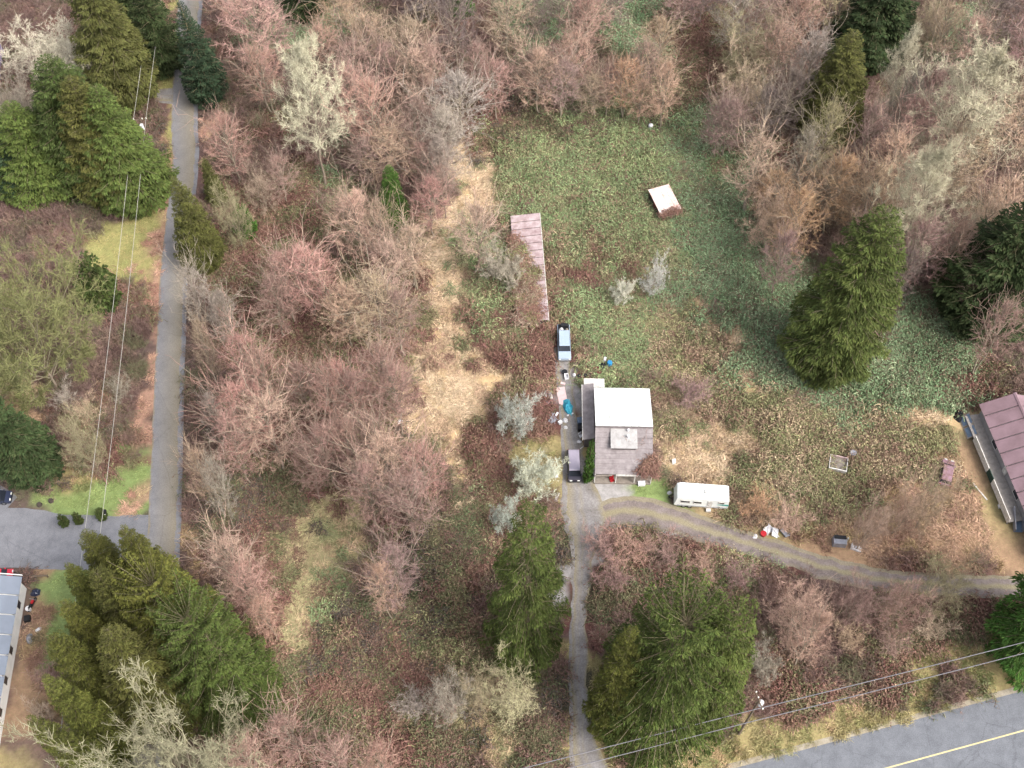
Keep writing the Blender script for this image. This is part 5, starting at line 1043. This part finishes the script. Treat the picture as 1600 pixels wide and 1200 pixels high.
junk('white_sack', 'white sack on the grass below the motorcycle', 'sack', 60, 984, .6, lambda b: b.heap(.5, .3, .35, 20), 'whiteplastic')
q = P(65, 902); t = thing('log_bench', 'low dark log rail at the edge of the paved driveway', 'rail', (q.x, q.y, 0), .05); EXCL.append((q.x, q.y, 1.0))
b = B(); b.cyl((-1.0, 0, .45), (1.0, 0, .5), .12, .1, 8); b.build('log', M['polewood'], t)
for x in (-.85, .85):
    b = B(); b.cyl((x, 0, -.1), (x, 0, .47), .1, .1, 8); b.build('post', M['polewood'], t)
# mailbox and clipped bushes at the lawn's edge
q = P(167, 806); t = thing('mailbox', 'black mailbox on a post at the lawn edge', 'mailbox', (q.x, q.y, 0), .1); EXCL.append((q.x, q.y, .5))
b = B(); b.box(-.06, .06, -.06, .06, -.1, 1.0); b.build('post', M['bare_wood'], t); b = B(); b.prism([(-.22, 1.0), (.22, 1.0), (.22, 1.2), (.12, 1.33), (-.12, 1.33), (-.22, 1.2)], -.35, .35); mb = b.build('box', M['black'], t)
b = B(); b.box(-.2, .2, -.372, -.352, 1.02, 1.2); b.build('door', M['whitewood'], mb)
for u, v, w, lab in ((152, 810, 20, 'clipped dark bush beside the black mailbox'), (115, 816, 16, 'small round bush on the lawn edge by the driveway'), (92, 820, 18, 'low green bush at the left end of the lawn edge')):
    tree('bush', u, v-14, v+4, w, 'cedard', lab, None, var=0)
for u, v, lab in ((62, 789, 'dark tree stump on the tan ground left of the lawn'), (80, 783, 'smaller brown stump beside the dark stump')):
    junk('tree_stump', lab, 'stump', u, v, .3, lambda b: (b.cyl((0, 0, -.1), (0, 0, .35), .42, .32, 9)), 'siding_dark')

# ================================================================== GROUND COVER (uncountable: one scattered object for each kind)
protos = bpy.data.collections.new('cover_prototypes')     # never linked to the scene: only scattered
def proto_obj(name, me, coll):
    o = bpy.data.objects.new(name, me); coll.objects.link(o); return o
def bramble_mesh(seed, r=1.15, h=.85, canes=58, leaves=130, cw=.06):
    rng = np.random.default_rng(seed); g = Geo(); k = 6; s = np.linspace(0, 1, k)
    S = np.stack([rng.normal(size=canes)*r*.45, rng.normal(size=canes)*r*.45, np.zeros(canes)-.05], 1); az = rng.uniform(0, 6.28, canes); L = rng.uniform(.6, 1.5, canes)*r
    hh = h*rng.uniform(.5, 1.25, canes)
    Pn = np.stack([S[:, 0:1]+np.cos(az)[:, None]*L[:, None]*s, S[:, 1:2]+np.sin(az)[:, None]*L[:, None]*s, S[:, 2:3]+hh[:, None]*np.sin(np.pi*(s*.86+.04))[None]], 2)
    Pn += rng.normal(size=Pn.shape)*.05
    g.ribbons(Pn, np.full((canes, k), cw)*rng.uniform(.6, 1.5, (canes, 1)), rng.choice([0.0, 0., .2, 1.0], canes), rng.random(canes), rng)
    n = leaves; par = rng.integers(0, canes, n); A, TG = sample(Pn, par, rng.uniform(.15, 1, n)); A = A+rng.normal(size=(n, 3))*np.array([.12, .12, .06]); A[:, 2] = np.maximum(A[:, 2], .04)
    D = unit(rng.normal(size=(n, 3))*np.array([1, 1, .35])+np.array([0, 0, -.12])); Ls = rng.uniform(.11, .24, n)
    wd = unit(np.cross(D, rng.normal(size=(n, 3))*.35+np.array([0, 0, 1.0])))*(Ls*.42)[:, None]
    mid = A+D*(Ls*.5)[:, None]
    V = np.stack([A, mid-wd, A+D*Ls[:, None], mid+wd], 1)
    g.add(V, np.arange(n*4).reshape(-1, 4), np.repeat(rng.choice([0, 0, 0, .2, .75], n), 4).astype(float), np.repeat(np.clip(rng.normal(.5, .3, n), 0, 1), 4))
    return g.mesh('bramble_clump', M['cover'])
def grass_mesh(seed, r=.8, n=110, L=(.35, .8), flat=.6, w=.05):
    rng = np.random.default_rng(seed); g = Geo(); k = 4; s = np.linspace(0, 1, k)
    S = np.stack([rng.normal(size=n)*r*.5, rng.normal(size=n)*r*.5, np.zeros(n)-.03], 1); az = rng.normal(size=n)*1.2; Ls = rng.uniform(*L, n); e = rng.uniform(1-flat, 1.3, n)
    rad = Ls[:, None]*(np.cos(e)[:, None]*s+.35*(s**2)[None]); z = Ls[:, None]*np.sin(e)[:, None]*(s-.38*s**2)[None]
    Pn = np.stack([S[:, 0:1]+np.cos(az)[:, None]*rad, S[:, 1:2]+np.sin(az)[:, None]*rad, S[:, 2:3]+np.maximum(z, .0)], 2)
    g.ribbons(Pn, w*np.array([1, 1, .8, .3])[None]*rng.uniform(.6, 1.4, (n, 1)), np.clip(rng.normal(0.05, .12, n), 0, .6), np.clip(rng.normal(.55, .25, n), 0, 1), rng)
    return g.mesh('grass_tuft', M['cover'])
def twig_mesh(seed, h=1.9, r=.9, stems=16, per=16):
    rng = np.random.default_rng(seed); g = Geo()
    S = np.stack([rng.normal(size=stems)*r*.4, rng.normal(size=stems)*r*.4, np.zeros(stems)-.05], 1); D = unit(rng.normal(size=(stems, 3))*np.array([.5, .5, .1])+np.array([0, 0, 1.0])); L = h*rng.uniform(.5, 1.1, stems)
    Pn = curve_from(S, D, L, 5, rng, .16); g.ribbons(Pn, np.full((stems, 5), .035), .7, rng.random(stems), rng)
    n = stems*per; par = np.repeat(np.arange(stems), per); A, TG = sample(Pn, par, rng.uniform(.15, 1, n)); Dn = unit(TG*.6+rng.normal(size=(n, 3))*.65)
    Q = curve_from(A, Dn, rng.uniform(.3, .75, n), 3, rng, .2)
    g.ribbons(Q, .026*np.ones((n, 3)), np.clip(rng.normal(.1, .15, n), 0, 1), rng.random(n), rng)
    return g.mesh('twig_clump', M['cover'])
CSETS = {}
for nm, meshes in (('bramble', [bramble_mesh(200+i) for i in range(4)]), ('grass', [grass_mesh(210+i) for i in range(3)]), ('turf', [grass_mesh(220+i, r=.7, n=90, L=(.10, .22), flat=.7, w=.035) for i in range(2)]), ('twigs', [twig_mesh(230+i) for i in range(3)])):
    c = bpy.data.collections.new('cover_'+nm)
    for me in meshes: proto_obj('clump_'+nm, me, c)
    CSETS[nm] = c
def scatter(name, cset, pts, scl, tint, label, rng):
    n = len(pts); me = bpy.data.meshes.new(name); me.vertices.add(n); me.vertices.foreach_set('co', np.asarray(pts, dtype=np.float32).ravel())
    a = me.attributes.new('scl', 'FLOAT_VECTOR', 'POINT'); a.data.foreach_set('vector', np.asarray(scl, dtype=np.float32).ravel())
    rot = np.zeros((n, 3), np.float32); rot[:, 2] = rng.uniform(0, 6.28, n) if cset != 'grass' else rng.normal(size=n)*1.5-1.2
    a = me.attributes.new('rot', 'FLOAT_VECTOR', 'POINT'); a.data.foreach_set('vector', rot.ravel())
    a = me.attributes.new('tint', 'FLOAT_COLOR', 'POINT'); a.data.foreach_set('color', np.concatenate([tint, np.ones((n, 1))], 1).astype(np.float32).ravel())
    a = me.attributes.new('pick', 'INT', 'POINT'); a.data.foreach_set('value', rng.integers(0, 50, n).astype(np.int32))
    me.materials.append(M['cover'])
    o = put(name, me); o['kind'] = 'stuff'; o['label'] = label
    ng = bpy.data.node_groups.new('scatter_'+name, 'GeometryNodeTree')
    ng.interface.new_socket('Geometry', in_out='INPUT', socket_type='NodeSocketGeometry'); ng.interface.new_socket('Geometry', in_out='OUTPUT', socket_type='NodeSocketGeometry')
    N = ng.nodes; gi = N.new('NodeGroupInput'); go = N.new('NodeGroupOutput'); ip = N.new('GeometryNodeInstanceOnPoints'); ci = N.new('GeometryNodeCollectionInfo')
    ci.inputs['Collection'].default_value = CSETS[cset]; ci.inputs['Separate Children'].default_value = True; ci.inputs['Reset Children'].default_value = True
    def named(t, nm):
        q = N.new('GeometryNodeInputNamedAttribute'); q.data_type = t; q.inputs['Name'].default_value = nm; return q.outputs['Attribute']
    L = ng.links
    L.new(gi.outputs[0], ip.inputs['Points']); L.new(ci.outputs[0], ip.inputs['Instance']); ip.inputs['Pick Instance'].default_value = True
    L.new(named('INT', 'pick'), ip.inputs['Instance Index']); L.new(named('FLOAT_VECTOR', 'scl'), ip.inputs['Scale'])
    er = N.new('FunctionNodeEulerToRotation'); L.new(named('FLOAT_VECTOR', 'rot'), er.inputs[0]); L.new(er.outputs[0], ip.inputs['Rotation'])
    L.new(ip.outputs[0], go.inputs[0])
    md = o.modifiers.new('scatter', 'NODES'); md.node_group = ng
    return o
PAL = {  # colours of the plants themselves, with weights
 'green': ('bramble', [((134, 148, 92), 4), ((122, 142, 90), 4), ((148, 146, 98), 2), ((136, 106, 82), 1), ((108, 128, 76), 3)], .95, 1.0),
 'blue': ('bramble', [((124, 148, 102), 4), ((114, 142, 94), 4), ((138, 154, 110), 2), ((122, 112, 84), .6), ((100, 128, 82), 2)], 1.0, 1.0),
 'olive': ('bramble', [((146, 140, 90), 3), ((132, 134, 84), 3), ((168, 144, 108), 3), ((134, 104, 82), 2), ((108, 116, 70), 1)], .95, 1.0),
 'red': ('bramble', [((122, 80, 70), 3), ((132, 92, 76), 3), ((148, 112, 90), 2), ((128, 122, 80), 3), ((98, 104, 64), 2)], .9, 1.0),
 'under': ('bramble', [((100, 98, 66), 3), ((88, 98, 62), 3), ((112, 82, 72), 3), ((126, 120, 82), 2), ((84, 76, 68), 2)], .9, 1.0),
 'litter': ('twigs', [((132, 100, 92), 3), ((120, 92, 86), 3), ((142, 112, 96), 2), ((108, 92, 80), 2), ((108, 110, 76), 1)], .9, .8),
 'straw': ('grass', [((214, 184, 144), 4), ((206, 172, 132), 3), ((186, 150, 118), 2), ((172, 152, 108), 1)], 1.0, 1.0),
 'pale': ('grass', [((186, 168, 118), 3), ((164, 156, 104), 2), ((192, 160, 120), 2), ((138, 142, 92), 2)], 1.0, .9),
 'tan': ('grass', [((188, 146, 112), 3), ((176, 138, 108), 3), ((164, 136, 92), 2), ((148, 108, 88), 2)], 1.1, .9),
 'verge': ('grass', [((170, 154, 98), 3), ((150, 144, 84), 3), ((186, 152, 108), 2), ((128, 136, 76), 1)], .8, .8),
 'pink': ('grass', [((196, 148, 120), 3), ((176, 124, 102), 3), ((184, 156, 112), 2), ((142, 96, 84), 1)], .8, .8),
 'lime': ('turf', [((156, 150, 84), 3), ((172, 152, 92), 2), ((138, 142, 76), 2)], 1.2, .9),
 'lawn': ('turf', [((130, 150, 78), 4), ((142, 158, 84), 2), ((120, 136, 72), 2)], 1.2, .9),
 'gravel': (None, [], 1, 0),
}
def lay_cover():
    rng = np.random.default_rng(99); n = 78000
    y = rng.uniform(30, 224, n); hw = 46+(y-30)*.46+8
    y = y[rng.random(n) < hw/140]; n = len(y); hw = 46+(y-30)*.46+8; x = rng.uniform(-1, 1, n)*hw
    W = zone_weights(x, y)**3.2; W /= W.sum(1, keepdims=True); cs = W.cumsum(1); zi = (cs < rng.random((n, 1))).sum(1); zi = np.minimum(zi, len(ZN)-1)
    rc = road_clear(x, y)
    ok = rc > np.where(np.isin(zi, [ZI['lawn'], ZI['lime'], ZI['verge'], ZI['pink']]), .15, .75)+rng.random(n)*.35
    for (ex, ey, er) in EXCL:
        if er > .6: ok &= np.hypot(x-ex, y-ey) > er
    for (ox, oy, c_, s_, hx, hy) in EXBOX:
        lx = (x-ox)*c_+(y-oy)*s_; ly = -(x-ox)*s_+(y-oy)*c_
        ok &= ~((np.abs(lx) < hx) & (np.abs(ly) < hy))
    buckets = {}
    for t, (cset, pal, sc, keep) in PAL.items():
        if cset is None: continue
        m = np.where(ok & (zi == ZI[t]) & (rng.random(n) < keep))[0]
        if not len(m): continue
        pc = np.array([lin(soft(c, .24, 1.06))[:3] for c, _ in pal]); pw = np.array([w for _, w in pal], float); pw /= pw.sum()
        # colours drift in patches as well as from plant to plant
        shift = fbm(x[m]*.28+ZI[t]*13, y[m]*.28); order = np.clip((shift-.5)*1.6+.5+rng.normal(size=len(m))*(.34 if t in ('red', 'under') else .2), 0, .999)
        ci = np.searchsorted(pw.cumsum(), order); ci = np.minimum(ci, len(pal)-1)
        tint = pc[ci]*rng.uniform(.8, 1.2, (len(m), 1))
        s = sc*rng.uniform(.7, 1.3, len(m)); hs = s*(.3+1.7*fbm(x[m]*.14+5, y[m]*.14)**1.2)
        buckets.setdefault(cset, []).append((np.stack([x[m], y[m], np.zeros(len(m))], 1), np.stack([s, s, hs], 1), tint))
    # brambles climbing over the old sheds
    lab = {'bramble': 'tangled green and maroon bramble covering the lot', 'grass': 'dry straw-coloured grass', 'turf': 'short green turf', 'twigs': 'fine bare undergrowth in the thickets'}
    nm = {'bramble': 'bramble', 'grass': 'dry_grass', 'turf': 'turf', 'twigs': 'undergrowth'}
    for cset, parts in buckets.items():
        if cset == 'bramble': parts += CLIMB
        scatter(nm[cset], cset, *[np.concatenate([p[i] for p in parts]) for i in range(3)], lab[cset], rng)
lay_cover()
